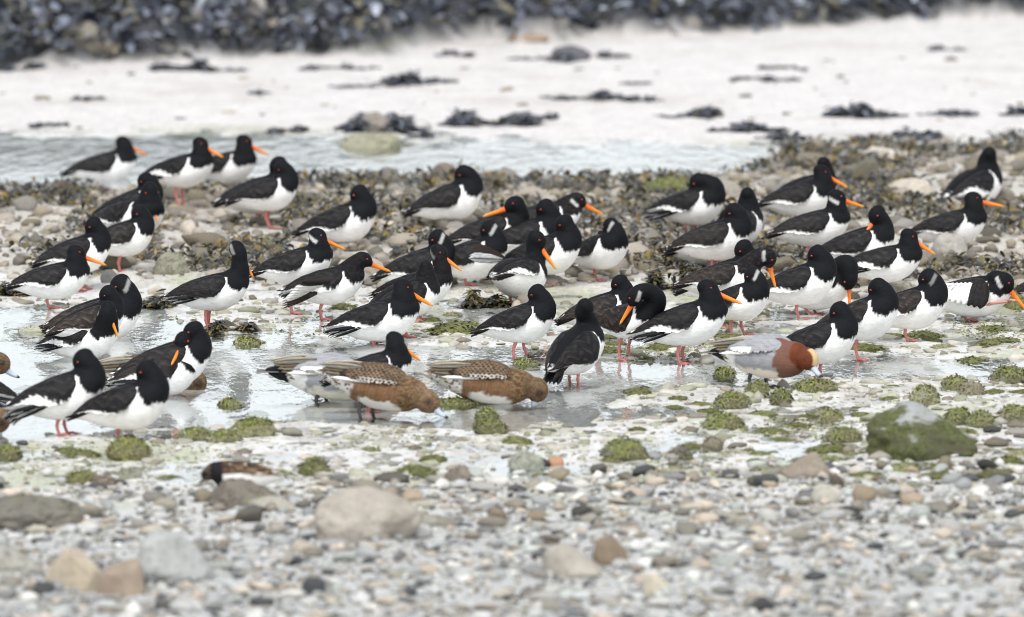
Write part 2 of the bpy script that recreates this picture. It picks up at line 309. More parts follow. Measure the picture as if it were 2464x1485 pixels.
# rocks and boulders that can be pointed out one by one: x0, x1, y top, y base, colour, material, angular, label
ROCKS = [
 (2085, 2360, 966, 1112, (.30, .31, .30), 'sidemoss', 2, 'large blunt boulder with pale grey top and green sides at right'),
 (755, 1018, 1172, 1302, (.37, .335, .285), 'stone', 0, 'large smooth beige-brown boulder in the blurred foreground'),
 (105, 262, 1318, 1425, (.45, .385, .29), 'stone', 1, 'sandy yellow rock, left half of the split pair at bottom left'),
 (228, 350, 1345, 1440, (.29, .23, .175), 'stone', 1, 'brown-faced rock, right half of the split pair at bottom left'),
 (320, 515, 1275, 1400, (.35, .355, .34), 'stone', 1, 'flat grey slab leaning behind the split sandy rocks'),
 (-60, 205, 1193, 1278, (.16, .15, .125), 'halfmoss', 0, 'low dark weed-stained rock at the left edge of the shingle'),
 (-70, 104, 1308, 1392, (.34, .33, .29), 'halfmoss', 0, 'blurred grey rock with a green corner at the left edge'),
 (498, 682, 1150, 1226, (.17, .15, .12), 'halfmoss', 1, 'dark humped rock hiding the legs of the small brown wader'),
 (598, 712, 1196, 1232, (.36, .34, .28), 'stone', 0, 'long pale stone lying against the dark humped rock'),
 (1300, 1452, 1308, 1392, (.37, .34, .29), 'stone', 1, 'grey-brown undercut rock in the lower middle foreground'),
 (1425, 1512, 1288, 1362, (.21, .16, .11), 'stone', 0, 'dark brown rock behind the undercut grey-brown one'),
 (1880, 2008, 1088, 1152, (.27, .23, .18), 'stone', 1, 'brown flaky rock lying left of the big green boulder'),
 (1953, 2027, 1165, 1212, (.44, .42, .36), 'stone', 0, 'two-tone rounded cobble with a pale top and dark base'),
 (1995, 2032, 1142, 1176, (.09, .075, .06), 'stone', 0, 'small dark brown cobble behind the two-tone rounded cobble'),
 (725, 785, 1388, 1432, (.055, .06, .065), 'stone', 0, 'almost black rounded pebble in the bottom foreground'),
 (1548, 1622, 1380, 1432, (.52, .47, .37), 'stone', 1, 'square cream-coloured stone in the bottom foreground'),
 (1315, 1358, 1098, 1122, (.42, .24, .15), 'stone', 0, 'small orange-brown pebble beside a mossy stone'),
 (1070, 1132, 1118, 1160, (.24, .21, .17), 'halfmoss', 1, 'pointed grey-brown stone standing up from the gravel'),
 (1225, 1312, 1086, 1138, (.30, .31, .25), 'halfmoss', 0, 'rounded stone with green flank next to the orange pebble'),
 (1448, 1562, 1060, 1112, (.20, .20, .14), 'moss', 1, 'block-shaped mossy stone in the middle of the gravel edge'),
 (1608, 1668, 1072, 1106, (.15, .13, .10), 'halfmoss', 0, 'dark low stone right of the block-shaped mossy stone'),
 (1690, 1742, 1052, 1090, (.20, .18, .13), 'halfmoss', 0, 'dark olive stone below the reflective water on the right'),
 (1718, 1768, 884, 918, (.16, .17, .09), 'moss', 0, 'round bright green stone in water left of the chestnut-headed duck'),
 (1796, 1850, 918, 958, (.17, .17, .10), 'moss', 0, 'green stone at the feet of the chestnut-headed duck'),
 (1718, 1806, 945, 985, (.24, .23, .15), 'moss', 0, 'wide mossy stone in front of the chestnut-headed duck'),
 (1855, 1904, 936, 978, (.13, .13, .07), 'moss', 0, 'dark green knob of stone under the chestnut-headed duck'),
 (1905, 2018, 912, 945, (.26, .25, .17), 'moss', 0, 'long low mossy stone right of the chestnut-headed duck'),
 (1690, 1795, 996, 1035, (.28, .28, .18), 'moss', 0, 'broad mossy stone near the end of the water'),
 (2385, 2480, 886, 924, (.20, .19, .12), 'moss', 0, 'mossy flat stone at the right edge above the boulder'),
 (2268, 2332, 908, 942, (.26, .25, .16), 'moss', 0, 'pair-sized mossy stone above the big boulder'),
 (2305, 2372, 920, 952, (.22, .20, .13), 'halfmoss', 0, 'brown-green stone touching the edge of a puddle at right'),
 (2272, 2335, 982, 1024, (.20, .22, .10), 'moss', 0, 'steep green stone behind the top right of the big boulder'),
 (2325, 2392, 988, 1030, (.24, .24, .14), 'moss', 0, 'sloping green stone right of the big boulder'),
 (2408, 2480, 975, 1020, (.27, .26, .17), 'moss', 0, 'mossy rounded stone at the right edge behind the boulder'),
 (1985, 2075, 1030, 1065, (.25, .24, .14), 'moss', 0, 'low mossy stone left of the big boulder'),
 (1965, 2030, 985, 1018, (.30, .29, .20), 'moss', 0, 'pale mossy stone standing left of the boulder top'),
 (2188, 2260, 928, 978, (.33, .32, .23), 'moss', 0, 'pale olive stone above the boulder top'),
 (-30, 46, 1072, 1112, (.14, .14, .08), 'moss', 1, 'square-ended green stone at the left edge of the water'),
 (258, 362, 1052, 1108, (.24, .22, .11), 'moss', 0, 'mossy mound in front of the one-legged bird at left'),
 (428, 512, 1030, 1062, (.36, .36, .24), 'moss', 0, 'flat pale green stone on the near edge of the channel'),
 (555, 660, 1006, 1052, (.36, .36, .22), 'moss', 0, 'heap of bright green weed on stone at the channel edge'),
 (500, 580, 1036, 1066, (.38, .37, .25), 'moss', 0, 'low greenish stone between two pale green ones'),
 (560, 636, 812, 842, (.40, .40, .26), 'moss', 0, 'flat green-topped stone in the middle of the left water'),
 (522, 582, 960, 986, (.30, .29, .16), 'moss', 0, 'small mossy stone in open water left of the ducks'),
 (36, 190, 782, 812, (.42, .41, .30), 'halfmoss', 0, 'flat pale stone in the water behind the ringed-neck bird'),
 (1148, 1200, 984, 1018, (.24, .25, .12), 'moss', 0, 'upright green stone below the feeding brown duck'),
 (1142, 1222, 1012, 1046, (.18, .18, .09), 'moss', 0, 'dark mossy stone just in front of the upright green one'),
 (1040, 1178, 958, 986, (.22, .22, .11), 'moss', 0, 'long mossy ridge of stone beneath the feeding brown duck'),
 (1232, 1300, 864, 892, (.25, .26, .14), 'moss', 0, 'mossy hump behind the back of the feeding brown duck'),
 (718, 792, 1102, 1146, (.13, .12, .08), 'moss', 1, 'pointed dark mossy stone right of the small brown wader'),
 (898, 988, 1136, 1164, (.09, .085, .07), 'stone', 0, 'flat blackish stone above the big beige boulder'),
 (162, 232, 1134, 1168, (.26, .26, .13), 'moss', 0, 'small green mound on white mud at far left'),
 (222, 276, 1148, 1170, (.20, .17, .13), 'halfmoss', 0, 'brown pebble beside the small green mound at far left'),
 (366, 456, 606, 662, (.26, .25, .19), 'halfmoss', 0, 'rounded grey-green boulder among the cobbles at left'),
 (240, 286, 648, 682, (.16, .16, .155), 'stone', 0, 'smooth dark two-tone pebble among the cobbles at left'),
 (608, 680, 566, 606, (.24, .25, .17), 'halfmoss', 0, 'small green boulder behind the walking birds'),
 (105, 172, 434, 470, (.10, .08, .065), 'stone', 1, 'dark wedge-shaped rock below the far left bird'),
 (1022, 1112, 390, 438, (.20, .165, .135), 'stone', 0, 'rounded brown rock by the far channel in the middle'),
 (1532, 1682, 425, 478, (.20, .21, .12), 'moss', 0, 'mossy rock behind the back of the preening bird'),
 (1700, 1790, 432, 486, (.34, .31, .26), 'stone', 0, 'pale rounded rock in the gap behind the sleeping birds'),
 (2130, 2252, 428, 478, (.50, .45, .37), 'stone', 0, 'cream-coloured rounded cobble left of the far right bird'),
 (2072, 2200, 352, 392, (.55, .50, .43), 'stone', 1, 'long pale slab at the end of the far channel'),
 (2030, 2120, 378, 446, (.16, .145, .11), 'halfmoss', 1, 'dark weedy rock behind the orange bill at right'),
 (2242, 2330, 560, 622, (.40, .38, .34), 'stone', 0, 'big smooth grey rock in front of the resting bird at right'),
 (2368, 2490, 690, 748, (.15, .16, .08), 'moss', 1, 'green rock under the tail of the bird cut by the right edge'),
 (812, 968, 318, 378, (.30, .29, .21), 'halfmoss', 0, 'domed grey-green rock standing in the far channel'),
 (860, 940, 268, 320, (.26, .23, .20), 'stone', 0, 'brown rock among weed on the pale sand'),
 (955, 1040, 284, 316, (.48, .47, .45), 'stone', 0, 'pale rounded rock among weed on the pale sand'),
 (158, 272, 70, 140, (.24, .22, .175), 'stone', 1, 'wedge of pale tan rock in the dark weedy bank'),
 (572, 650, 30, 110, (.34, .31, .28), 'stone', 1, 'upright grey rock high in the dark weedy bank'),
 (1222, 1322, 70, 92, (.30, .22, .16), 'stone', 0, 'orange-tan rock at the foot of the weedy bank'),
 (1625, 1690, 24, 60, (.24, .22, .20), 'stone', 0, 'pale blurred rock on the right half of the weedy bank'),
 (1325, 1425, 108, 146, (.10, .10, .11), 'stone', 0, 'grey domed rock in the weed line on the far sand'),
 (2095, 2215, 672, 706, (.33, .31, .26), 'halfmoss', 0, 'flat stone beside the two brown-backed sleeping birds'),
]
def make_rock(i, x0, x1, yt, yb, col, mt, ang, label):
    xc = (x0 + x1) / 2; X, Y, Z = ground(xc, yb); s = scale_at(Y); wd = (x1 - x0) / s; hgt = (yb - yt) / s
    V, F_ = ico(5 if wd > .2 else 4); r = np.random.default_rng(500 + i); dep = min(wd * .8, hgt * 1.6 + .03); hgt = max(hgt * .6, hgt - dep * .42 * CAMH / Y)
    V = V * (1 + .22 * fbm(V, 1.1, i)[:, None] * 1.5 + .07 * fbm(V, 4.5, i + 40, 3)[:, None])
    for _ in range(9 if ang == 1 else 3):
        q = r.normal(size=3); q[2] = abs(q[2]) * .6; q /= np.linalg.norm(q); d = r.uniform(.52, .85); e = V @ q - d; V = V - np.clip(e, 0, None)[:, None] * q * (.93 if ang == 1 else .6)
    V = V + ((.025 if mt == 'stone' else .10) * fbm(V, 8, i + 80, 4))[:, None] * V
    V[:, 0] -= (V[:, 0].max() + V[:, 0].min()) / 2; V[:, 0] *= .5 * wd / V[:, 0].max(); V[:, 1] *= .5 * dep / abs(V[:, 1]).max()
    lo, hi = V[:, 2].min(), V[:, 2].max(); V[:, 2] = (V[:, 2] - lo) / (hi - lo) * hgt * 1.45 - hgt * .45
    if ang == 2: V[:, 2] = np.where(V[:, 2] > 0, V[:, 2] * (1 - .50 * ss((V[:, 0] / wd + .12) * 1.7)), V[:, 2])
    if mt in ('moss', 'halfmoss'): V, F_ = fuzz(V, F_, int(min(900, 120 + wd * hgt * 60000)) if mt == 'moss' else 90, .016, .0050, 900 + i)
    o = obj_from('rock', V, F_, M[mt]); o.location = (X, Y + dep * .42, Z); o.color = (*col, 1)
    tag(o, label, 'rock', 'rocks lying on the shore'); return (X, Y + dep * .42, max(wd, dep) * .5)
for i, rk in enumerate(ROCKS): make_rock(i, *rk)
amesh = []
for k_ in range(8):       # low stones furred with green algae, half sunk in the mud
    V, F_ = ico(4); V = V * (1 + .30 * fbm(V, 1.2, 300 + k_)[:, None] + .16 * fbm(V, 4, 320 + k_, 3)[:, None] + .09 * fbm(V, 13, 340 + k_, 2)[:, None])
    V, F_ = fuzz(V, F_, 260, .42, .11, 360 + k_); me = bpy.data.meshes.new('algae_stone'); me.from_pydata(V.tolist(), [], F_); me.polygons.foreach_set('use_smooth', np.ones(len(F_), bool)); me.materials.append(M['moss' if k_ % 3 else 'halfmoss']); amesh.append(me)
r = np.random.default_rng(27); X = r.uniform(-2.4, 2.4, 460); Y = r.uniform(YL(1165), YL(740), 460); T = terrain(X, Y)
kp = r.uniform(size=460) < (1 - T[5] * .72) * (.25 + .65 * ss(X * .5 + .6)) * (1 - .75 * T[4])
for i in np.nonzero(kp)[0]:
    d = float(np.clip(np.exp(r.normal(math.log(.050), .42)), .025, .12)); o = bpy.data.objects.new('algae_stone', amesh[r.integers(8)]); COL.objects.link(o); o.parent = gr
    o.location = (X[i], Y[i], T[0][i] - .002); o.rotation_euler = (0, 0, r.uniform(0, 6.28)); o.scale = (d * .5 * r.uniform(1.0, 1.9), d * .55, d * .5 * r.uniform(.30, .58)); o.color = (*(PAL_ALGAE[r.integers(4)] * 1.5), 1)

# the 300 stones that show largest are objects of their own, the rest is one mass of shingle
def in_view(s_):
    return abs(s_[0]) * scale_at(s_[1]) < 1232 and YL(1485) < s_[1] < 60
order = sorted(range(len(stones)), key=lambda i: -(stones[i][3] * scale_at(stones[i][1]) if in_view(stones[i]) else 0))
big = set(order[:300]); base_me = []
for k_, (V, F_) in enumerate(BASES):
    me = bpy.data.meshes.new('cobble'); me.from_pydata(V.tolist(), [], F_.tolist()); me.polygons.foreach_set('use_smooth', np.ones(len(F_), bool)); me.materials.append(M['stone']); base_me.append(me)
for i in order[:300]:
    x, y, z_, sx, sy, sz, rot, tl, bs, c = stones[i]
    o = bpy.data.objects.new('cobble', base_me[bs]); COL.objects.link(o); o.parent = gr
    o.location = (x, y, z_); o.rotation_euler = (tl, tl * .5, rot); o.scale = (sx, sy, sz); o.color = (*[float(q) for q in c], 1)
VV, FF, CC = [], [], []; off = 0
for i, (x, y, z_, sx, sy, sz, rot, tl, bs, c) in enumerate(stones):
    if i in big: continue
    V, F_ = (SMALL if max(sx, sy) < .0135 or abs(x) > 2.1 or (max(sx, sy) < .030 and (y < 37.4 or y > 44.2)) else BASES)[bs]; V = V * (sx, sy, sz); ca, sa = math.cos(rot), math.sin(rot); ct_, st_ = math.cos(tl), math.sin(tl)
    yz = V[:, 1] * ct_ - V[:, 2] * st_; zz = V[:, 1] * st_ + V[:, 2] * ct_
    VV.append(np.stack([V[:, 0] * ca - yz * sa + x, V[:, 0] * sa + yz * ca + y, zz + z_], 1)); FF.append(F_ + off); CC.append(np.tile(c, (len(V), 1))); off += len(V)
o = big_obj('shingle', np.concatenate(VV), np.concatenate(FF), M['pebble'], gr, np.concatenate(CC)); tag(o, kind='stuff')

# ------------------------------------------------------------------ seaweed
def blades(P, L, W, seed, pal, lift=(.2, 1.1)):       # curled strips of wrack: 3 quads each
    r = np.random.default_rng(seed); k_ = len(P); az = r.uniform(0, 2 * math.pi, k_); el = r.uniform(*lift, k_); dl = -r.uniform(.2, 1.3, k_)
    L = L * r.uniform(.5, 1.3, k_); W = W * r.uniform(.6, 1.3, k_); pt = P.copy(); side = np.stack([-np.sin(az), np.cos(az), r.normal(0, .35, k_)], 1)
    rows = []
    for j, wj in enumerate((.35, .9, 1.0, .45)):
        rows.append(pt - side * (W * wj * .5)[:, None]); rows.append(pt + side * (W * wj * .5)[:, None])
        e = el + dl * j / 2; pt = pt + (L / 3)[:, None] * np.stack([np.cos(az) * np.cos(e), np.sin(az) * np.cos(e), np.sin(e)], 1)
    V = np.stack(rows, 1).reshape(-1, 3); b0 = (np.arange(k_) * 8)[:, None, None]
    F_ = (b0 + np.array([[0, 1, 3, 2], [2, 3, 5, 4], [4, 5, 7, 6]])[None]).reshape(-1, 4)
    c = pal[r.integers(len(pal), size=k_)] * r.uniform(.6, 1.3, (k_, 1)); C = np.repeat(c, 8, 0)
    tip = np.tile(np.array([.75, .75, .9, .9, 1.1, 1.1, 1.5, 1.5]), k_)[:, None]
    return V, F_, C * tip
PAL_WEED = np.array([[.022, .022, .020], [.030, .030, .022], [.055, .045, .016], [.040, .040, .036], [.17, .115, .016], [.12, .085, .018], [.085, .075, .03], [.06, .065, .065]])
PAL_BANK = np.array([[.030, .034, .042], [.045, .050, .060], [.065, .070, .082], [.10, .108, .122], [.070, .064, .050], [.10, .088, .055], [.17, .175, .185], [.06, .064, .075]]) * np.array([1.5, 1.56, 1.70])
def field(num, seed, x0, x1, y0, y1, zone):
    r = np.random.default_rng(seed); X = r.uniform(x0, x1, num); Y = r.uniform(y0, y1, num); T = terrain(X, Y)
    cl = fbm(np.stack([X, Y * .5, 0 * X], 1), 2.6, seed + 3); kp = zone(T, cl, X, Y, r.uniform(size=num))
    return np.stack([X, Y, T[0]], 1)[kp]
P = field(75000, 31, -2.9, 2.9, YL(760), YL(340), lambda T, cl, X, Y, u: (T[4] > .25) & (cl > .06 - .15 * ss((Y - 43.3) / 2)) & (u < .9)); P[:, 2] += np.random.default_rng(1).uniform(0, .04, len(P))
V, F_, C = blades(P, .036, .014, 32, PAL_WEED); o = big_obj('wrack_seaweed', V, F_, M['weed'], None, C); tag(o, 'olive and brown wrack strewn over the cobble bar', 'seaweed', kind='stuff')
P = field(58000, 41, -4.5, 4.5, YL(175), 62, lambda T, cl, X, Y, u: T[1] > .35); P[:, 2] += np.random.default_rng(2).uniform(0, .09, len(P))
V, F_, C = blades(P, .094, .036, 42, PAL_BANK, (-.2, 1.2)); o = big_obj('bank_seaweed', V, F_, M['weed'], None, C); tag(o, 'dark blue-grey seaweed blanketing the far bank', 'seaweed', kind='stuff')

CLUMPS = [  # x centre, y base, width, height (picture), label
 (1092, 137, 84, 16, 'small dark weed clump alone on the far sand, middle'), (1300, 146, 150, 26, 'dark weed line left of the grey domed rock on far sand'),
 (1478, 141, 76, 14, 'short weed clump right of the grey domed rock on far sand'), (955, 207, 108, 38, 'peaked mound of dark weed on the pale sand'),
 (1045, 200, 100, 10, 'thin weed trail right of the peaked mound'), (815, 166, 176, 9, 'thin straight strand of dark weed on far sand'),
 (845, 214, 110, 7, 'faint weed strand left of the peaked mound'), (482, 170, 210, 30, 'broad ragged weed patch below the bank at left'),
 (42, 170, 96, 18, 'weed patch at far left below the bank'), (212, 241, 74, 7, 'thin weed scrap on the sand at left'),
 (118, 305, 78, 9, 'small weed scrap on the sand near the channel at left'), (1395, 240, 190, 22, 'long low weed patch, left part, middle of the sand'),
 (1545, 245, 100, 14, 'weed patch trailing right from the long low one'), (1848, 196, 152, 12, 'thin dark weed strand on the right half of the sand'),
 (1880, 166, 110, 6, 'faint brown weed trace high on the right sand'), (2280, 123, 84, 10, 'faint weed scrap high at far right'),
 (1652, 282, 140, 32, 'dark weed lump right of centre on the sand'), (2080, 284, 200, 36, 'big arched weed heap on the right sand'),
 (2280, 278, 140, 13, 'low weed trail right of the arched heap'), (2442, 278, 56, 26, 'dark weed lump at the right edge'),
 (925, 315, 190, 52, 'large weed heap around rocks at the channel edge'), (1170, 300, 220, 40, 'weed heap right of the large one at the channel edge'),
 (1800, 317, 190, 26, 'weed patch at the right end of the channel'), (1885, 335, 130, 18, 'weed scrap just below another at the channel end'),
 (2170, 338, 220, 24, 'weed row above the cobbles at right'), (690, 318, 90, 18, 'scattered weed at the channel edge, left of the heap'),
 (625, 228, 46, 8, 'tiny dark weed speck on the left sand'), (1530, 206, 70, 6, 'thin yellowish weed strand in mid sand'),
 (1280, 290, 110, 14, 'weed tail at the right end of the middle heap'), (1000, 330, 60, 10, 'small weed scrap in the channel edge water'),
 (45, 712, 110, 40, 'dark wrack clump in the left water edge'), (365, 742, 85, 46, 'dark wrack clump behind the brown sleeping bird'),
 (560, 795, 110, 34, 'dark wrack clump at the feet of the tall upright bird'), (1165, 740, 110, 62, 'dark glossy wrack heap below the wing-lifting bird'),
 (1640, 700, 170, 90, 'big wrack heap on cobbles behind the preening bird'), (2260, 640, 180, 30, 'wrack spread below the big smooth grey rock'),
]
for i, (cx_, yb, wd, hg, lab) in enumerate(CLUMPS):
    X, Y, Z = ground(cx_, yb - 2); s = scale_at(Y); w_ = wd / s; h_ = hg / s; r = np.random.default_rng(700 + i); k_ = int((170 if hg < 12 or wd < 70 else 70) + wd * hg * .13 * (1.6 if yb < 400 else 1.5))
    nl = int(r.integers(3, 8)) if wd > 60 else 3; lx = np.sort(r.uniform(-.46, .46, nl)); lw = r.uniform(.05, .16, nl); lh = r.uniform(.25, 1, nl) ** 1.4; lh[r.integers(nl)] = 1.0; pick = r.choice(nl, k_, p=(lw * (.3 + lh)) / (lw * (.3 + lh)).sum())
    qx = lx[pick] + r.normal(0, 1, k_) * lw[pick] * .55; st_ = r.uniform(size=k_) < (.55 if hg < 12 or wd < 70 else .18); lin = np.zeros(k_); lin[st_] = np.linspace(-.5, .5, int(st_.sum())); qx = np.clip(np.where(st_, lin, qx), -.55, .55); dep = .06 + w_ * .14
    hb = np.where(st_, .1, lh[pick] * np.exp(-((qx - lx[pick]) / (lw[pick] + .01)) ** 2)); Pp = np.stack([qx * w_, r.normal(0, .4, k_) * dep * np.where(st_, .12, .4 + hb), r.uniform(0, 1, k_) ** 1.2 * h_ * .7 * hb], 1)
    g = terrain(X + Pp[:, 0], Y + Pp[:, 1])[0]; Pp[:, 2] += g - Z
    V, F_, C = blades(Pp, (.030 if yb > 400 else min(.045, .020 + h_ * .3)), (.010 if yb > 400 else .015), 720 + i, PAL_WEED if yb > 400 else PAL_BANK * .6, (-.25, .55))
    o = big_obj('seaweed_clump', V, F_, M['weed'], None, C); o.location = (X, Y, Z); tag(o, lab, 'seaweed', 'seaweed clumps on sand and stones')

P = field(60000, 51, -2.5, 2.5, YL(1165), YL(745), lambda T, cl, X, Y, u: (cl > .12) & (T[4] < .5) & (T[0] > -.008) & (u < .25 + .75 * ss(X * .45 + .5))); P[:, 2] += .003
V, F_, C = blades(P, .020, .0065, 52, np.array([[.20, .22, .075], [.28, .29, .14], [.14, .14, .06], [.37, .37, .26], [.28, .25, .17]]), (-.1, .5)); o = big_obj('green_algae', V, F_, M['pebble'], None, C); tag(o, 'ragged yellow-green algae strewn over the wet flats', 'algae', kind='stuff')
# ------------------------------------------------------------------ birds
def rotY(a_): c, s = math.cos(a_), math.sin(a_); return np.array([[c, 0, -s], [0, 1, 0], [s, 0, c]])      # positive pitches the front up
def head_frame(yaw, pitch):
    f = np.array([math.cos(pitch) * math.cos(yaw), math.cos(pitch) * math.sin(yaw), math.sin(pitch)])
    l = np.array([-math.sin(yaw), math.cos(yaw), 0.]); return np.stack([f, l, np.cross(f, l)], 1)      # columns: forward, left, up
def loft_body(st, ns=24):
    V = []
    for x, t, b_, w_ in st:
        zc, hh = (t + b_) / 2, (t - b_) / 2
        for j in range(ns):
            a_ = 2 * math.pi * j / ns; V.append((x, w_ * math.cos(a_), zc + hh * math.sin(a_)))
    return np.array(V), ring_faces(len(st), ns)
def refine(st, k_=24):
    A = np.array(st); x = np.linspace(A[0, 0], A[-1, 0], k_)
    x = A[0, 0] + (A[-1, 0] - A[0, 0]) * (1 - np.cos(np.linspace(0, math.pi, k_))) / 2
    return [tuple([xx] + [float(np.interp(xx, A[:, 0], A[:, c])) for c in (1, 2, 3)]) for xx in x]
def ell(c, Rm, r, sub=3):
    D, F_ = ico(sub); return np.asarray(c) + (D * r) @ Rm.T, F_
def catmull(P, k_=6):
    P = np.asarray(P, float); Q = np.vstack([2 * P[0] - P[1], P, 2 * P[-1] - P[-2]]); o_ = []
    for i in range(1, len(Q) - 2):
        for t in np.linspace(0, 1, k_, endpoint=False):
            o_.append(.5 * (2 * Q[i] + (Q[i + 1] - Q[i - 1]) * t + (2 * Q[i - 1] - 5 * Q[i] + 4 * Q[i + 1] - Q[i + 2]) * t * t + (3 * Q[i] - Q[i - 1] - 3 * Q[i + 1] + Q[i + 2]) * t ** 3))
    o_.append(Q[-2]); return np.array(o_)
def remeshed(mb, vox):
    me = bpy.data.meshes.new('tmp'); me.from_pydata(mb.verts().tolist(), [], mb.F); o = bpy.data.objects.new('tmp', me); COL.objects.link(o)
    md = o.modifiers.new('r', 'REMESH'); md.mode = 'VOXEL'; md.voxel_size = vox
    md = o.modifiers.new('s', 'SMOOTH'); md.iterations = 5; md.factor = .5
    dg = bpy.context.evaluated_depsgraph_get(); out = bpy.data.meshes.new_from_object(o.evaluated_get(dg)); bpy.data.objects.remove(o); bpy.data.meshes.remove(me)
    V = np.zeros(len(out.vertices) * 3, np.float32); out.vertices.foreach_get('co', V); return out, V.reshape(-1, 3).astype(float)
def blade(mb, p0, p1, w_, nrm, c_mid, c_edge, droop=0.0, th=.0016, n_=6, blunt=.55):
    p0, p1, nrm = map(lambda q: np.asarray(q, float), (p0, p1, nrm)); d = p1 - p0; side = np.cross(d, nrm); side /= np.linalg.norm(side); up = np.cross(side, d); up /= np.linalg.norm(up)
    V, C = [], []
    for i in range(n_ + 1):
        t = i / n_; wi = w_ * (.45 + .55 * min(1, t * 3)) * (1 if t < blunt else max(.04, 1 - ((t - blunt) / (1 - blunt)) ** 1.7)); p = p0 + d * t - np.array([0, 0, 1]) * droop * t * t
        V += [p - side * wi * .5, p + up * th, p + side * wi * .5, p - up * th]; C += [c_edge, c_mid, c_edge, c_mid]
    mb.add(V, ring_faces(n_ + 1, 4), np.array(C))
BLK, BRN, WHT = np.array([.0068, .0072, .0088]), np.array([.040, .029, .022]), np.array([.86, .85, .83])

OY_ST = [(-.170, -.012, -.024, .010), (-.122, .013, -.038, .030), (-.070, .037, -.060, .052), (-.022, .053, -.074, .064), (.025, .064, -.078, .070), (.06, .069, -.073, .070), (.099, .069, -.053, .063), (.128, .063, -.024, .048), (.146, .053, .008, .028), (.153, .043, .026, .010)]
WIG_ST = [(-.175, .006, -.004, .014), (-.115, .030, -.026, .036), (-.05, .056, -.054, .062), (.02, .070, -.068, .072), (.08, .062, -.064, .068), (.125, .035, -.054, .054), (.152, .008, -.036, .030)]
def wing(st, side, colf, x0=.045, x1=-.182, th0=R(72), low=lambda u: R(2), lump=.008, seed=0, nu=36, nv=16, fwd=.023):
    A = np.array(st); mb = MB(); outer, inner, cc = [], [], []
    for i in range(nu):
        u = i / (nu - 1); x = x0 + (x1 - x0) * u; xq = max(x, A[0, 0] + .008)
        t, b_, w_ = [float(np.interp(xq, A[:, 0], A[:, c])) for c in (1, 2, 3)]; zc, hh = (t + b_) / 2, (t - b_) / 2
        lo = low(u)
        for j in range(nv):
            v = j / (nv - 1); jag = R(3.5) * math.sin(u * 75 + seed) * math.sin(u * 31 + seed * 2) if j == nv - 1 else 0
            tt = th0 + (R(24) - th0) * max(0, (u - .62) / .38) ** 1.3; a_ = tt + (lo + jag - tt) * v; tp = 1 - .8 * max(0, (u - .80) / .20) ** 2
            front = min(1, u / .14) ** .5; rows = .0016 * ((v * 3.2 + .4 * math.sin(u * 22 + seed)) % 1.0)
            o_ = (-.004 + (lump + .004) * front * (min(1, v * 5) ** .6)) * (1 - .55 * u ** 3) + rows * front
            cx_ = x + fwd * math.sin(min(1, v * 1.05) * math.pi) ** .8 * (1 - u) ** 5
            outer.append((cx_, side * ((w_ + o_) * tp + .008 * (1 - tp)) * math.cos(a_), zc + (hh + o_) * tp * math.sin(a_)))
            inner.append((cx_, side * max(.003, w_ - .010) * math.cos(a_), zc + max(.001, hh - .010) * math.sin(a_))); cc.append((u, v))
    V = np.array(outer + inner); UV = np.array(cc); n0 = nu * nv; F_ = []
    for i in range(nu - 1):
        for j in range(nv - 1):
            q = [i * nv + j, i * nv + j + 1, (i + 1) * nv + j + 1, (i + 1) * nv + j]; F_.append(q if side > 0 else q[::-1]); q2 = [k_ + n0 for k_ in q]; F_.append(q2[::-1] if side > 0 else q2)
    bd = [(i * nv, (i + 1) * nv) for i in range(nu - 1)] + [((nu - 1) * nv + j, (nu - 1) * nv + j + 1) for j in range(nv - 1)] + [((i + 1) * nv + nv - 1, i * nv + nv - 1) for i in range(nu - 2, -1, -1)] + [(j + 1, j) for j in range(nv - 2, -1, -1)]
    for p, q in bd: F_.append([p, q, q + n0, p + n0] if side < 0 else [q, p, p + n0, q + n0])
    c = colf(UV[:, 0], UV[:, 1], V[:n0]); mb.add(V, F_, np.concatenate([c, c])); return mb
def leg_mesh(hip, foot, r, colf, heading=0.0, toes=.034, web=False, raised=False):
    mb = MB(); hip, foot = np.array(hip, float), np.array(foot, float); kn = hip * .45 + foot * .55 + np.array([-.008, 0, .004])
    P = catmull([hip, kn, foot], 5); nP = len(P); rad = [r * (1.25 if i < nP * .3 else 1.0) * (1.28 if abs(i - nP // 2) < 1 else 1) for i in range(nP)]
    V, F_ = tube(P, rad, 8); mb.add(V, F_, colf(V))
    for a_, l_ in ((-.55, .9), (0, 1), (.55, .9), (2.9, .25)):
        d = np.array([math.cos(a_ + heading), math.sin(a_ + heading), 0]) * toes * l_
        Pt = [foot + (0, 0, r * .8), foot + d * .5 + (0, 0, r * 1.1), foot + d + (0, 0, r * .45)]; V, F_ = tube(Pt, [r * .85, r * .75, r * .4], 6); mb.add(V, F_, colf(V))
    if web:
        d1 = np.array([math.cos(-.5), math.sin(-.5), 0]) * toes * .85; d2 = np.array([math.cos(.5), math.sin(.5), 0]) * toes * .85
        V = np.array([foot, foot + d1, foot + d2, foot, foot + d1, foot + d2]) + np.array([[0, 0, r * 1.3]] + [[0, 0, r * .7]] * 2 + [[0, 0, r * .3]] * 3); mb.add(V, [(0, 1, 2), (5, 4, 3), (0, 3, 4, 1), (1, 4, 5, 2), (2, 5, 3, 0)], colf(V))
    return mb
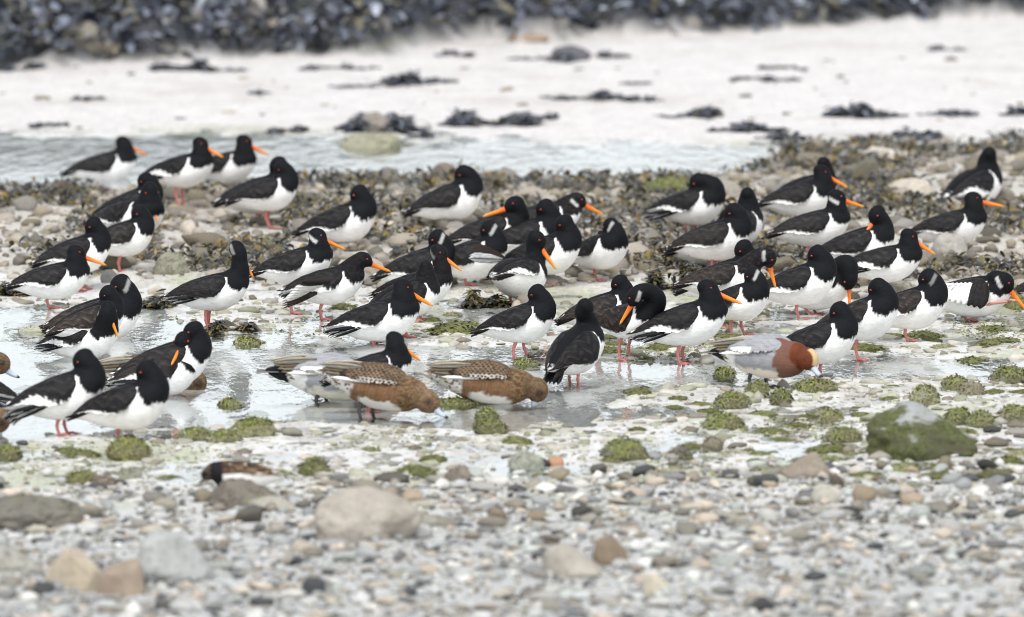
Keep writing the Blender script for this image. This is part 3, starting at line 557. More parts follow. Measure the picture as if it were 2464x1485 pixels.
POSES = {   # head centre, head yaw, head pitch, neck points with radii
 'A': ((.100, 0, .101), 0, -27, [((.060, 0, .005), .056), ((.098, 0, .045), .050), ((.099, 0, .080), .040)]),
 'T': ((.074, 0, .092), 176, -45, [((.058, 0, .0), .058), ((.092, 0, .034), .048), ((.092, 0, .066), .038), ((.083, 0, .085), .032)]),
 'L': ((.078, -.006, .100), -158, -14, [((.058, 0, .0), .058), ((.092, 0, .040), .043), ((.092, 0, .075), .035)]),
 'U': ((.110, 0, .150), 0, -38, [((.070, 0, .015), .054), ((.112, 0, .060), .043), ((.112, 0, .105), .033), ((.110, 0, .135), .031)]),
 'F': ((.205, -.01, .050), 0, -40, [((.075, 0, .01), .055), ((.125, 0, .042), .045), ((.175, 0, .056), .034)]),
 'H': ((.165, 0, .095), 0, -24, [((.07, 0, .02), .054), ((.115, 0, .062), .044), ((.145, 0, .085), .036)]),
 'P': ((.070, -.055, .080), -150, -62, [((.07, 0, .02), .055), ((.118, -.004, .070), .042), ((.108, -.02, .100), .034), ((.085, -.04, .100), .032)]),
 'D': ((.150, -.03, .035), -30, -80, [((.07, 0, .02), .054), ((.115, -.004, .070), .046), ((.140, -.02, .075), .038)]),
 'B': ((.030, .0, .080), 178, -60, [((.06, 0, .01), .057), ((.088, 0, .055), .046), ((.062, 0, .080), .036)]),
}
class Bird:
    def __init__(s, name, label, cat, group, X, Y, Z, yaw, scale, lift, pitch):
        s.root = bpy.data.objects.new(name, None); COL.objects.link(s.root); s.root.location = (X, Y, Z); s.root.rotation_euler = (0, 0, yaw); s.root.empty_display_size = .05
        tag(s.root, label, cat, group); s.Rm = rotY(pitch); s.sc = scale; s.lift = lift
    def tf(s, V): return (np.asarray(V) * s.sc) @ s.Rm.T + np.array([0, 0, s.lift])
    def part(s, name, mb, mat, parent=None): return obj_from(name, s.tf(mb.verts()), mb.F, M[mat], parent or s.root, mb.cols())
    def raw(s, name, mb, mat, parent=None): return obj_from(name, mb.verts(), mb.F, M[mat], parent or s.root, mb.cols())
    def remesh(s, name, mb, mat, colf, vox=.005):
        me, V = remeshed(mb, vox); C = colf(V); W = s.tf(V).astype(np.float32); me.vertices.foreach_set('co', W.ravel()); me.name = name; me.update(); me.materials.clear()
        return finish(name, me, M[mat], s.root, C, True)
def add_eyes(bd, hc, HR, pos, r, col, pupil_r, ring=None):
    for sd_ in (-1, 1):
        c = hc + HR @ (np.array(pos) * (1, sd_, 1)); D, F_ = ico(2); mb = MB(); mb.add(D * r + c, F_, col); e = bd.part('eye', mb, 'eye')
        mb = MB(); c2 = hc + HR @ (np.array(pos) * (1, sd_, 1) + np.array([.0006, sd_ * (r - pupil_r * .55), 0])); mb.add(D * pupil_r + c2, F_, (.004, .004, .004)); bd.part('pupil', mb, 'eye', e)

def oyster(label, pose, X, Y, Z, yaw=0, scale=1.0, lift=.115, pitch=0, legs=2, collar=0, brown=.22, bar=None, prim=0, droop=.0, bill=1, hyaw=None, hpitch=None, head=None, seed=0, low=2, ruffle=0, extra=None, name='oystercatcher', spur=1.0):
    tuck = pose in 'TLBP'; hc, hy, hp, neck = POSES[pose]; hy = hy if hyaw is None else hyaw; hp = hp if hpitch is None else hpitch
    off = np.zeros(3) if head is None else np.array(head, float) - np.array(hc); hc = np.array(hc, float) + off
    nk = [(np.array(p) + off * (i / max(1, len(neck) - 1)) ** 1.3, r_) for i, (p, r_) in enumerate(neck)]
    rs = np.random.default_rng(seed * 13 + 5); bar = rs.uniform(0, .28) if bar is None else bar; hc = hc + rs.normal(0, .0035, 3); hy += rs.normal(0, 5); hp += rs.normal(0, 3); pitch = pitch + rs.normal(0, 1.8); HR = head_frame(R(hy), R(hp))
    bd = Bird(name, label, 'oystercatcher', 'oystercatchers resting on the shore', X, Y, Z, R(yaw), scale, lift, R(pitch))
    mb = MB(); fat = 1 + rs.normal(0, .03); V, F_ = loft_body(refine(OY_ST)); V[:, 1] *= fat; V[:, 0] = np.where((V[:, 0] > .05) & tuck, .05 + (V[:, 0] - .05) * .80, V[:, 0]); mb.add(V, F_, BLK)
    pts = catmull([p for p, _ in nk] + [hc], 5); rad = np.interp(np.linspace(0, 1, len(pts)), np.linspace(0, 1, len(nk) + 1), [r_ * (1 if i == 0 else .93) for i, (_, r_) in enumerate(nk)] + [.029]); V, F_ = tube(pts, rad, 14); mb.add(V, F_, BLK)
    V, F_ = ell(hc, HR, np.array([.0365, .0275, .0300])); mb.add(V, F_, BLK)
    V, F_ = ell(hc + HR @ np.array([.025, 0, -.006]), HR, np.array([.018, .014, .016])); mb.add(V, F_, BLK)
    wx = (.034 if tuck else .042) + rs.normal(0, .004); q_ = wx + .019; lo_b = (.000 if tuck else .006) + rs.normal(0, .004)
    zx = [-.2, -.13, -.06, .0, q_ - .03, q_ - .014, q_ - .006, q_, q_ + .003, q_ + .009, q_ + .020, q_ + .036, .155]; zz = [-.015, -.004, .010, .012, .020, .030, .030 + .026 * spur, .028 + .026 * spur, .036, .020, lo_b + .004, lo_b - .003, lo_b + .006]
    def colf(V):
        nz = fbm(V * (1, 1, .35), 120, seed, 2) * .012; zb = np.interp(V[:, 0], zx, zz); t = ss((V[:, 2] + nz - zb) / .005 + .5); t = np.maximum(t, ss((V[:, 2] - .036) / .004) * ss((.044 - np.abs(V[:, 1]) + nz * .5) / .004))
        dn = np.full(len(V), 9.0)
        for i in range(int(len(pts) * .42), len(pts)): dn = np.minimum(dn, np.linalg.norm(V - pts[i], axis=1) / (rad[i] * 1.10))
        L = (V - hc) @ HR; dh = np.sqrt(((L / np.array([.044, .034, .037])) ** 2).sum(1)); t = np.maximum(t, np.maximum(ss((1.03 - dn) * 14), ss((1.05 - dh) * 14)) * (V[:, 2] > np.where(np.linalg.norm(hc[:2]) < .14, lo_b + .010, -.05)))
        C = mix(WHT, BLK, t)
        if ruffle: C = mix(C, BRN, t * ss(fbm(V * (1, 1, 2.5), 120, seed + 9, 2) * 2.5) * .7 * ruffle)
        if collar:
            e = np.abs(L[:, 2] + .020 + .35 * np.clip(-L[:, 0] - .004, 0, .05) * -1) / .0055; f_ = ss(1.6 - e) * ss((L[:, 0] + .034) / .006) * ss((.010 - L[:, 0]) / .006) * ss((np.abs(L[:, 1]) - .006) / .004) * (dh < 1.5); C = mix(C, (.55, .54, .52), f_ * min(1, collar) * (.7 if tuck else 1))
        C = C * (1 + .10 * fbm(V, 40, seed + 5, 2)[:, None]); return C
    bd.remesh('body', mb, 'plumage', colf, .0055 if Y < 43.5 else .0066)
    lo_f = lambda u: R(low + 10 * (1 - min(1, u / .10)) ** 1.5 - 10 * math.sin(min(1, u / .6) * math.pi) ** .8)
    bar = bar * .62
    def wcol(u, v, V):
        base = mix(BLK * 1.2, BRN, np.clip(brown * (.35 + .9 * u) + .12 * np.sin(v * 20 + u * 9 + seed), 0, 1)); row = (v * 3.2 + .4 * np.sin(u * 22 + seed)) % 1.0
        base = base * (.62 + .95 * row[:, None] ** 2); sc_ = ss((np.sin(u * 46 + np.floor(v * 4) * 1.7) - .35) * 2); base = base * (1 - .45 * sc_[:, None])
        ln_ = ss((row - .70) / .22) * (.35 + .65 * ss(np.sin(u * 58 + np.floor(v * 3.2) * 2.1 + seed) * 1.5)) * (.6 + .6 * vnoise(V, 40, seed)); base = base + np.clip(ln_, 0, 1)[:, None] * np.array([.030, .025, .023]) * (.6 + brown)
        jag = .05 * np.sin(u * 60 + seed) + .04 * np.sin(u * 97)
        wb = ss((v - (1 - bar * np.exp(-((u - .52) / .23) ** 2) + jag * bar * 2)) / .04) * (bar > .02); return mix(base, WHT * .97, wb)
    for sd_ in (-1, 1):
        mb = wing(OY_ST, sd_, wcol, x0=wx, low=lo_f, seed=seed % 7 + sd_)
        for k_ in range(5):        # primaries and tertials closing over the tail
            y0 = sd_ * (.046 - .004 * k_); z0 = .004 - .0045 * k_ - prim * .004; p0 = (-.060 - .010 * k_, y0, z0); p1 = (-.150 - .007 * k_, sd_ * (.022 - .002 * k_), -.012 - .002 * k_ - prim * (.010 + .007 * (4 - k_)))
            c_e = WHT * .9 if (prim and k_ % 2 == 0) else BRN * .9; blade(mb, p0, p1, .017, (.25, sd_ * .8, .75), BLK * 1.3, c_e, droop=.004 + droop)
        if prim:
            for k_ in range(5):
                p0 = (-.020 - .010 * k_, sd_ * .058, -.012 - .002 * k_); p1 = (-.135 - .007 * k_, sd_ * (.048 - .003 * k_), -.030 - .016 * prim + .0050 * k_); blade(mb, p0, p1, .015, (.1, sd_, .25), BLK * 1.2, WHT * .9 if k_ % 2 else BLK, droop=.006)
        bd.part('wing', mb, 'flight_feather')
    if extra:
        mb = MB(); extra(bd, mb)
        bd.part('wing_feathers', mb, 'flight_feather')
    mb = MB()
    for k_ in range(5):
        a_ = (k_ - 2) * .10; blade(mb, (-.090, (k_ - 2) * .006, -.014), (-.090 - .083 * math.cos(a_), (k_ - 2) * .006 + .083 * math.sin(a_), -.030 - droop - abs(k_ - 2) * .001), .019, (.2, 0, 1), BLK * 1.2, BLK, droop=.002, blunt=.8)
    bd.part('tail', mb, 'flight_feather')
    if bill:
        mb = MB(); Lb = .084 * (1 + rs.normal(0, .04)); ts = np.linspace(0, 1, 9); P = [hc + HR @ np.array([.034 + Lb * t, 0, -.008 - .004 * t]) for t in ts]; rd = .0105 * (1 - .62 * ts ** .8); rd[-1] = .0012
        V, F_ = tube(P, rd, 10, 1); D_ = (V - hc) @ HR; D_[:, 1] *= .62; V = hc + D_ @ HR.T; t = np.repeat(ts, 10); C = mix((.78, .12, .012), (.85, .25, .015), ss(t * 1.8)); C = mix(C, (.75, .42, .08), ss((t - .8) * 5)); mb.add(V, F_, C); bd.part('bill', mb, 'horn')
    add_eyes(bd, hc, HR, (.012, .0238, .007), .0042, (.34, .028, .010), .0024)
    hips = [np.array([-.012, -.021, -.060]), np.array([.006, .021, -.060])]
    for i in range(legs):
        hp_ = bd.tf(hips[i][None])[0]; ft = hp_ * np.array([1, 1, 0]) + np.array([rs.normal(.006, .008), (0.0 if legs > 1 else .012), 0.0])
        if hp_[2] > .012: bd.raw('leg', leg_mesh(hp_, ft, .0047, lambda V: np.tile(np.array([.50, .175, .160]) * rs.uniform(.85, 1.1), (len(V), 1))), 'leg_skin')
    return bd
def solve(pose, x0, x1, yt, yf, yaw, scale=None, head=None, pitch=0, hid=False):      # picture extents -> place on the shore, size and lift
    tops = {'A': .133, 'T': .123, 'L': .131, 'U': .181, 'F': .095, 'H': .130, 'P': .130, 'D': .120, 'B': .120}
    hz = tops[pose] if head is None else tops[pose] + head[2] - POSES[pose][0][2]
    hx = POSES[pose][0][0] if head is None else head[0]
    hz = hz * math.cos(R(pitch)) + hx * math.sin(R(pitch))
    if yf is None:
        yf = yt + 150
        for _ in range(8): yf = yt + (hz + .112) * (541 + yf / 4)
    if hid:      # tail covered by a neighbour: hold the breast and keep the bird full size
        s0 = 541 + yf / 4; scale = .98; x0 = x1 - scale * s0 * ((.305 if pose in 'TLBP' else .325) * abs(math.cos(R(yaw))) + .06 * abs(math.sin(R(yaw))))
    xc = (x0 + x1) / 2; X, Y, Z = ground(xc, yf); s = scale_at(Y); c = abs(math.cos(R(yaw))); sn = abs(math.sin(R(yaw)))
    app = (x1 - x0) / s; sc_ = scale or min(1.10, max(.88, app / ((.305 if pose in 'TLBP' else .325) * c + .125 * sn * (1 - .5 * c))))
    X += (.018 if pose in 'TLBP' else .008) * sc_ * math.cos(R(yaw)); top = (yf - yt) / s / cp
    lift = max(.074, min(.175, top - hz * sc_)); return X, Y, Z, sc_, lift
def lifted_wing(bd, mb):
    for k_ in range(6): blade(mb, (.045 - .008 * k_, .066, .050), (-.035 - .012 * k_, .155 - .004 * k_, .092 - .010 * k_), .034, (-.9, -.2, .4), BLK * 1.4, BRN if k_ < 4 else WHT * .9, blunt=.75)
def open_wing(bd, mb):
    for k_ in range(8): blade(mb, (.02 - .010 * k_, -.068, .020 - .003 * k_), (-.105 - .010 * k_, -.082 + .002 * k_, .026 - .011 * k_), .024, (0, -1, .35), (WHT if k_ > 1 else BLK * 1.3), (WHT * .95 if k_ > 1 else BRN), blunt=.7)
    for k_ in range(4): blade(mb, (-.04, -.060, -.018 - .003 * k_), (-.175, -.070, -.050 - .009 * k_), .013, (0, -1, .3), BRN * 1.3, BLK, blunt=.6)
def spread_white(bd, mb):
    for k_ in range(9): blade(mb, (.060 - .014 * k_, -.066, .052 - .002 * k_), (.050 - .020 * k_, -.090, -.038 + .004 * k_), .046, (0, -1, .2), WHT if k_ > 2 else BLK * 1.4, WHT * .95 if k_ > 2 else BRN, blunt=.7)
def scratching_leg(bd, mb): bd.raw('leg', leg_mesh(bd.tf(np.array([[.02, -.05, -.045]]))[0], bd.tf(np.array([[.140, -.066, -.010]]))[0], .0050, lambda V: np.tile((.52, .26, .20), (len(V), 1))), 'leg_skin')
# pose, left x, right x, head top y, foot y (None: hidden), yaw, options, label
OY = [
 ('A', 146, 334, 318, 455, 4, dict(), 'farthest left oystercatcher, orange bill pointing right, standing at the far channel'),
 ('A', 345, 508, 328, 505, -10, dict(prim=.6, bar=.5), 'oystercatcher with long orange bill overlapping a second bird with a red bill'),
 ('A', 462, 604, 322, 462, -24, dict(spur=1.2, hyaw=18), 'oystercatcher with a redder bill and white breast, behind the one with the long bill'),
 ('T', 508, 716, 380, 541, 4, dict(brown=.1), 'big sleeping oystercatcher with head tucked, below the two billed birds at upper left'),
 ('T', 538, 724, 386, None, 6, dict(), 'oystercatcher almost hidden behind the big sleeping one at upper left'),
 ('T', 228, 382, 416, None, -6, dict(spur=1.2, bar=.4), 'sleeping oystercatcher with bold white shoulder spur, below the long-billed bird at upper left'),
 ('A', 262, 404, 430, None, -38, dict(hyaw=-20, hpitch=-65), 'oystercatcher half hidden behind the bold-spurred sleeper, white breast bulging right'),
 ('T', 196, 368, 491, 655, 8, dict(legs=1, brown=.6), 'sleeping one-legged oystercatcher with brownish wing and red eye at left'),
 ('T', 105, 240, 525, None, 12, dict(spur=1.2, scale=.92), 'sleeping oystercatcher behind the one-legged brownish one, white spur showing'),
 ('A', 28, 204, 586, 742, 14, dict(legs=1, spur=.6, bar=.3), 'oystercatcher at far left with bright orange bill, standing on one leg'),
 ('T', 100, 345, 683, 818, 2, dict(brown=1.0, collar=.7, low=-6), 'brown-winged sleeping oystercatcher in the water at left'),
 ('T', 118, 292, 688, None, 8, dict(brown=.9), 'head and back of an oystercatcher just behind the brown-winged sleeper'),
 ('A', 92, 282, 742, 872, -22, dict(collar=.5, hyaw=-30, hpitch=-50, head=(.125, -.02, .112), bar=.5, legs=1, prim=.3), 'oystercatcher with a thin white neck ring and bill pointing down at left'),
 ('T', 6, 260, 841, 1047, 0, dict(prim=1.2, bar=.65, droop=.012, low=0), 'front left oystercatcher with drooped striped wing feathers and two pink legs'),
 ('T', 160, 413, 865, 1054, 0, dict(legs=1, brown=.25), 'nearest oystercatcher at lower left, asleep on one pink leg'),
 ('L', 252, 487, 793, 960, 6, dict(hyaw=-128, hpitch=-30, brown=.5, bar=.5, prim=.3), 'oystercatcher looking back with short orange bill tip over its shoulder'),
 ('T', 275, 515, 769, None, 6, dict(brown=.5), 'oystercatcher behind the backward-looking one, thick black neck at right'),
 ('U', 393, 602, 578, 800, 12, dict(hyaw=0, hpitch=-56, prim=.5, collar=.5, pitch=4, head=(.118, 0, .150)), 'tall upright oystercatcher with neck stretched, alone in the left water'),
 ('A', 600, 802, 549, 756, -4, dict(collar=1, legs=1, spur=1.2, pitch=4), 'oystercatcher with white throat patch and long orange bill, left of centre'),
 ('H', 672, 880, 605, 771, 2, dict(bar=.9, prim=1.0, extra=open_wing, legs=1, hpitch=-22, ruffle=.4, head=(.150, 0, .090)), 'oystercatcher stretching a wing with white feathers fanned'),
 ('T', 700, 912, 447, 602, 2, dict(bar=.3), 'sleeping oystercatcher alone on the cobbles, upper left of centre'),
 ('T', 965, 1170, 398, 556, 6, dict(spur=1.2, legs=1), 'sleeping oystercatcher alone on the cobbles, upper centre'),
 ('T', 930, 1064, 553, 700, 10, dict(collar=1, scale=.95), 'sleeping oystercatcher with white cheek bar, left end of the central huddle'),
 ('U', 885, 1098, 590, 772, -20, dict(hyaw=-4, hpitch=-37, collar=.3, ruffle=.3, head=(.105, 0, .128)), 'walking oystercatcher with long orange bill and pink foot forward, central'),
 ('A', 892, 1048, 627, None, 38, dict(bill=1, hyaw=40, ruffle=.4), 'oystercatcher seen from behind between two long-billed birds in the centre'),
 ('A', 778, 1014, 668, 836, 0, dict(prim=1.0, bar=.4, legs=2), 'oystercatcher with fanned dark tail and orange bill, sitting in front of the walking one'),
 ('L', 1062, 1276, 473, 650, 0, dict(hyaw=-165, hpitch=-8, brown=.3, head=(.086, -.012, .092)), 'oystercatcher in central huddle with orange-red bill laid back along its wing'),
 ('H', 1212, 1392, 458, None, 0, dict(collar=1, ruffle=1.0, head=(.135, 0, .075)), 'ruffled oystercatcher leaning forward with orange bill at top of central huddle'),
 ('T', 1210, 1362, 482, None, 8, dict(spur=1.3), 'sleeping oystercatcher with white spur in front of the ruffled leaning one'),
 ('T', 1082, 1226, 529, 687, -8, dict(collar=1, spur=1.2, legs=1), 'sleeping oystercatcher with white cheek bar in the middle of the huddle'),
 ('U', 1190, 1290, 553, 732, 60, dict(hyaw=-70, hpitch=-50, bar=.6, low=20, extra=lifted_wing, scale=1.0, pitch=-9, head=(.100, 0, .140)), 'oystercatcher seen from behind raising one wing, white rump towards us'),
 ('T', 1236, 1404, 519, 686, -2, dict(legs=1), 'sleeping oystercatcher with red eye standing on one leg right of the raised wing'),
 ('T', 1366, 1499, 521, 676, -40, dict(collar=1, legs=1, spur=.5), 'oystercatcher at right end of the huddle, white breast and white cheek streak'),
 ('T', 1132, 1342, 685, 864, 0, dict(spur=1.2), 'sleeping oystercatcher on two pink legs at the water edge, centre'),
 ('T', 1340, 1530, 662, None, 4, dict(brown=.8), 'brown-backed oystercatcher mostly hidden behind the preening one'),
 ('P', 1425, 1575, 676, 868, -25, dict(collar=1, brown=.7, bar=.05, low=-20, hyaw=-172, hpitch=-56, head=(.062, -.078, .088)), 'preening oystercatcher with bill turned down into its back, right of centre'),
 ('U', 1303, 1450, 722, 932, 62, dict(hyaw=40, hpitch=-20, bar=.05, low=-10, scale=1.0, pitch=9, droop=.03, head=(.085, 0, .118)), 'oystercatcher with its back to us, dark rounded tail, by the mossy stones'),
 ('A', 1512, 1757, 675, 877, -2, dict(prim=.7, bar=.45), 'oystercatcher with long orange bill standing on two legs in water, right of centre'),
 ('T', 1662, 1858, 640, 808, -14, dict(collar=1, bar=.3), 'sleeping oystercatcher with white cheek crescent behind the long-billed one'),
 ('F', 1650, 1800, 592, 790, 2, dict(collar=.8, brown=.8, ruffle=1, bar=.2, hpitch=-70, head=(.190, -.01, .080), bill=1), 'oystercatcher stretching a long ruffled neck forward, brown wing'),
 ('T', 1690, 1838, 579, None, 6, dict(), 'dark oystercatcher hidden behind the outstretched ruffled neck'),
 ('T', 1592, 1802, 499, 646, -2, dict(bar=.3), 'sleeping oystercatcher with red eye, front of the upper right trio'),
 ('T', 1598, 1812, 485, None, 2, dict(brown=.5), 'middle oystercatcher of the upper right trio, only its back visible'),
 ('A', 1700, 1832, 459, None, 60, dict(hyaw=30, scale=.95), 'oystercatcher facing away at the back of the upper right trio'),
 ('B', 1550, 1752, 415, 580, -8, dict(bar=.4, prim=1.0, spur=1.5, droop=.01), 'preening oystercatcher with head buried in its back and striped wing tip'),
 ('A', 1827, 2004, 395, 575, 2, dict(bar=.3), 'oystercatcher with orange bill at top of the right group'),
 ('A', 1850, 2012, 382, None, 30, dict(hyaw=30), 'oystercatcher hidden behind the orange-billed one at top of the right group'),
 ('A', 1842, 2050, 460, 648, 2, dict(collar=1.3, hpitch=-22, brown=.35), 'oystercatcher with a bold white collar and red-orange bill, right group'),
 ('T', 1845, 2018, 590, 771, 0, dict(legs=1, spur=1.2, bar=.4), 'sleeping oystercatcher on one leg in the middle of the right group'),
 ('D', 1930, 2062, 606, 758, -20, dict(scale=.98), 'oystercatcher preening its breast behind the one-legged sleeper'),
 ('A', 2030, 2206, 544, 722, -4, dict(spur=1.3, bar=.5, prim=.5), 'oystercatcher with long orange bill and white spur, upper right'),
 ('L', 2026, 2158, 498, None, -6, dict(hyaw=-150, hpitch=-36, scale=.95), 'oystercatcher looking back, small orange bill base showing, behind the long-billed one'),
 ('A', 2180, 2376, 463, 614, 2, dict(hpitch=-14, spur=1.2), 'oystercatcher with level orange bill resting behind the smooth grey rock'),
 ('A', 2270, 2400, 359, 508, 52, dict(hyaw=38, prim=1.1, bar=.6, scale=1.0, hpitch=-10), 'far right oystercatcher with its back turned, alone by the sand'),
 ('T', 2022, 2172, 668, 868, -16, dict(brown=.7, legs=1, spur=1.2, scale=.98), 'brownish sleeping oystercatcher on one leg in water at right'),
 ('T', 2150, 2286, 644, 822, -8, dict(brown=1.0, legs=1, collar=.5, bar=.5, scale=.95), 'brown-winged sleeping oystercatcher beside the scratching one'),
 ('F', 2256, 2392, 640, 772, -8, dict(extra=lambda b_, m_: (spread_white(b_, m_), scratching_leg(b_, m_)), collar=1, legs=1, brown=.6, hpitch=-46, scale=.98, head=(.122, -.03, .052)), 'bent oystercatcher scratching with a raised pink foot, white wing showing'),
 ('A', 2418, 2640, 600, 745, 0, dict(brown=.6), 'oystercatcher cut off by the right edge, only tail and wing tip in view'),
 ('T', 1882, 2072, 721, 912, -8, dict(spur=1.3), 'sleeping oystercatcher standing right behind the chestnut-headed duck'),
 ('A', 776, 992, 800, 994, 2, dict(hpitch=-38, bar=.3), 'oystercatcher with orange bill behind the two feeding ducks'),
 ('T', -200, 50, 850, 985, 180, dict(prim=.8), 'oystercatcher cut off by the left edge, dark tail showing below a duck head'),
]
for i, (pose, x0, x1, yt, yf, yaw, op, lab) in enumerate(OY):
    op = dict(op); op.setdefault('pitch', {'T': 6, 'L': 5, 'A': 3}.get(pose, 0)); pt = op['pitch']; X, Y, Z, sc_, lift = solve(pose, x0, x1, yt, yf, yaw, op.pop('scale', None), op.get('head'), pt, i in (6, 28, 29, 31, 40, 48, 49, 51, 54, 55, 58))
    oyster(lab, pose, X, Y, Z, yaw + [0, -7, 5, 9, -4, 3, -9, 6][i % 8] * (abs(yaw) < 16), sc_, lift, seed=i + 1, **op)

# ------------------------------------------------------------------ wigeon ducks and the small wader
def wigeon(label, sex, xc, yf, yaw, head, hyaw, hpitch, scale=1.0, body_top=None, pitch=0, seed=0, legs=2, name='wigeon_duck', neck_mid=None):
    X, Y, Z = ground(xc, yf); s = scale_at(Y); lift = (yf - body_top) / s - .072 * scale; hc = np.array(head, float); HR = head_frame(R(hyaw), R(hpitch))
    bd = Bird(name, label, 'duck', 'ducks feeding in the shallow water', X, Y, Z, R(yaw), scale, lift, R(pitch)); ST = WIG_ST
    mb = MB(); V, F_ = loft_body(refine(ST)); mb.add(V, F_, BLK); root_ = np.array([.095, 0, .0]); mid = np.array(neck_mid, float) if neck_mid else (root_ * .45 + hc * .55 + np.array([.0, 0, .012]))
    pts = catmull([root_, mid, hc], 8); rad = np.interp(np.linspace(0, 1, len(pts)), [0, .35, .7, 1], [.058, .047, .030, .026]); V, F_ = tube(pts, rad, 14); mb.add(V, F_, BLK)
    V, F_ = ell(hc, HR, np.array([.040, .032, .036])); mb.add(V, F_, BLK); V, F_ = ell(hc + HR @ np.array([.022, 0, -.008]), HR, np.array([.020, .016, .018])); mb.add(V, F_, BLK)
    def dist(V, i0):
        d = np.full(len(V), 9.0)
        for i in range(i0, len(pts)): d = np.minimum(d, np.linalg.norm(V - pts[i], axis=1) / (rad[i] * 1.15))
        return d
    def scales(V, sz=90): return ss((vnoise(V * (.8, 1, 1.5), sz * 1.5, seed) + .35) * 1.5)
    def colf(V):
        x, y_, z_ = V.T; nz = fbm(V, 60, seed, 2) * .012; L = (V - hc) @ HR; dh = np.sqrt(((L / np.array([.048, .040, .044])) ** 2).sum(1)); hm = np.maximum(ss((1.1 - dh) * 8), ss((1.03 - dist(V, int(len(pts) * .55))) * 8))
        if sex == 'm':
            C = np.tile((.30, .305, .32), (len(V), 1)) * (1 + .22 * fbm(V * (.4, 1, 3), 150, seed, 2)[:, None]); C = mix(C, (.76, .72, .62), ss((-.026 + nz - z_) / .012) * ss((x + .06) / .02)); C = mix(C, (.80, .79, .77), ss((-.052 + nz - x) / .01) * ss((.030 - z_) / .01))
            C = mix(C, (.012, .012, .014), ss((-.100 + nz - x) / .008)); C = mix(C, np.array([.165, .082, .058]), ss((x + nz * 1.5 - .078 + np.clip(z_ - .02, 0, 1) * .5) / .014) * ss((z_ + .066 + (x - .06) * .6) / .012)); hd = np.tile((.125, .036, .016), (len(V), 1)) * (1 + .3 * fbm(V, 70, seed, 2)[:, None])
            hd = mix(hd, (.58, .42, .23), ss((L[:, 2] - .004 + L[:, 0] * .25) / .004) * ss((.0165 - np.abs(L[:, 1])) / .004) * ss((L[:, 0] + .006) / .006)); C = mix(C, hd, hm)
        else:
            sc1 = scales(V); C = mix(np.array([.030, .022, .017]), (.21, .135, .075), sc1 * .8); C = mix(C, np.array([.19, .105, .055]), ss((.024 + nz - z_) / .012) * ss((x + .055) / .02)); C = C * (1 + .30 * fbm(V * (1, 1, .4), 130, seed + 2, 2) + .16 * np.sin(x * 620 + 6 * fbm(V, 30, seed, 2)))[:, None]
            C = mix(C, (.74, .71, .66), ss((-.028 + nz - z_) / .008) * ss((x + .03) / .02) * ss((.118 - x) / .015)); vent = mix(np.array([.68, .65, .60]), (.12, .095, .075), ss((vnoise(V, 150, seed + 4) - .1) * 3)); C = mix(C, vent, ss((-.040 - x + nz) / .015) * ss((.012 - z_) / .012))
            C = mix(C, mix(np.array([.085, .050, .026]), (.20, .125, .066), scales(V, 130)), ss((x - .088 + nz) / .02) * (1 - ss((-.036 - z_) / .01))); hd = mix(np.array([.13, .078, .042]), (.22, .145, .085), scales(V, 200)); hd = mix(hd, (.045, .032, .022), .8 * ss((.021 - np.sqrt((L[:, 0] - .010) ** 2 + (L[:, 2] - .006) ** 2)) / .016) * (np.abs(L[:, 1]) > .012)); C = mix(C, hd * (.72 if seed % 2 else 1.0), hm)
        return C
    bd.remesh('body', mb, 'plumage', colf, .005)
    def wcol(u, v, V):
        if sex == 'm':
            C = np.tile((.31, .315, .33), (len(u), 1)) * (1 + .3 * np.sin(v * 60)[:, None] * .4); return mix(C, WHT, ss((v - .74) / .05) * ss((u - .36) / .05) * ss((.80 - u) / .05))
        rw = np.floor(v * 9); wj = vnoise(V, 45, seed + 6); fu = (u * 15 + .5 * (rw % 2) + .35 * wj) % 1; fv = (v * 9 + .2 * wj) % 1; ed = ss((np.hypot((fu - .5) * 1.7, (fv - .30) * 1.1) - .46) / .16); C = mix(np.array([.020, .016, .013]), (.175, .115, .066), ed); C = C * (1 + .3 * vnoise(V, 60, seed))[:, None]; C = mix(C, (.45, .41, .36), ss((v - .80) / .05) * ss((.60 - u) / .1) * ed); return mix(C, (.028, .022, .018), ss((u - .72) / .1))
    for sd_ in (-1, 1):
        mb = wing(ST, sd_, wcol, x0=.085, x1=-.120, fwd=.010, low=lambda u: R(26 - 16 * math.sin(min(1, u * 1.2) * math.pi * .8) + 6 * u), lump=.009, seed=seed + sd_, nu=56, nv=30)
        for k_ in range(6):
            edge = (.62, .56, .44) if k_ % 2 == 0 else (.45, .33, .2); p0 = (-.030 - .006 * k_, sd_ * (.050 - .003 * k_), .052 - .010 * k_); p1 = (-.165 + .012 * k_, sd_ * (.026 + .003 * k_), .034 - .008 * k_); blade(mb, p0, p1, .021, (.2, sd_ * .9, .6), (.016, .015, .016), edge, droop=.006, blunt=.6)
        blade(mb, (.0, sd_ * .068, .016), (-.115, sd_ * .056, .004), .012, (0, sd_, .3), WHT, WHT * .9, blunt=.7); bd.part('wing', mb, 'flight_feather')
    mb = MB()
    for k_ in range(5): a_ = (k_ - 2) * .13; blade(mb, (-.115, (k_ - 2) * .007, .004), (-.115 - .085 * math.cos(a_), (k_ - 2) * .007 + .085 * math.sin(a_), -.004), .020, (.1, 0, 1), (.013, .013, .015) if sex == 'm' else (.16, .13, .10), (.35, .33, .31), blunt=.55)
    if sex == 'm': blade(mb, (-.095, 0, -.008), (-.165, 0, -.008), .034, (0, 1, 0), (.012, .012, .014), (.012, .012, .014), blunt=.4, th=.012)
    bd.part('tail', mb, 'flight_feather')
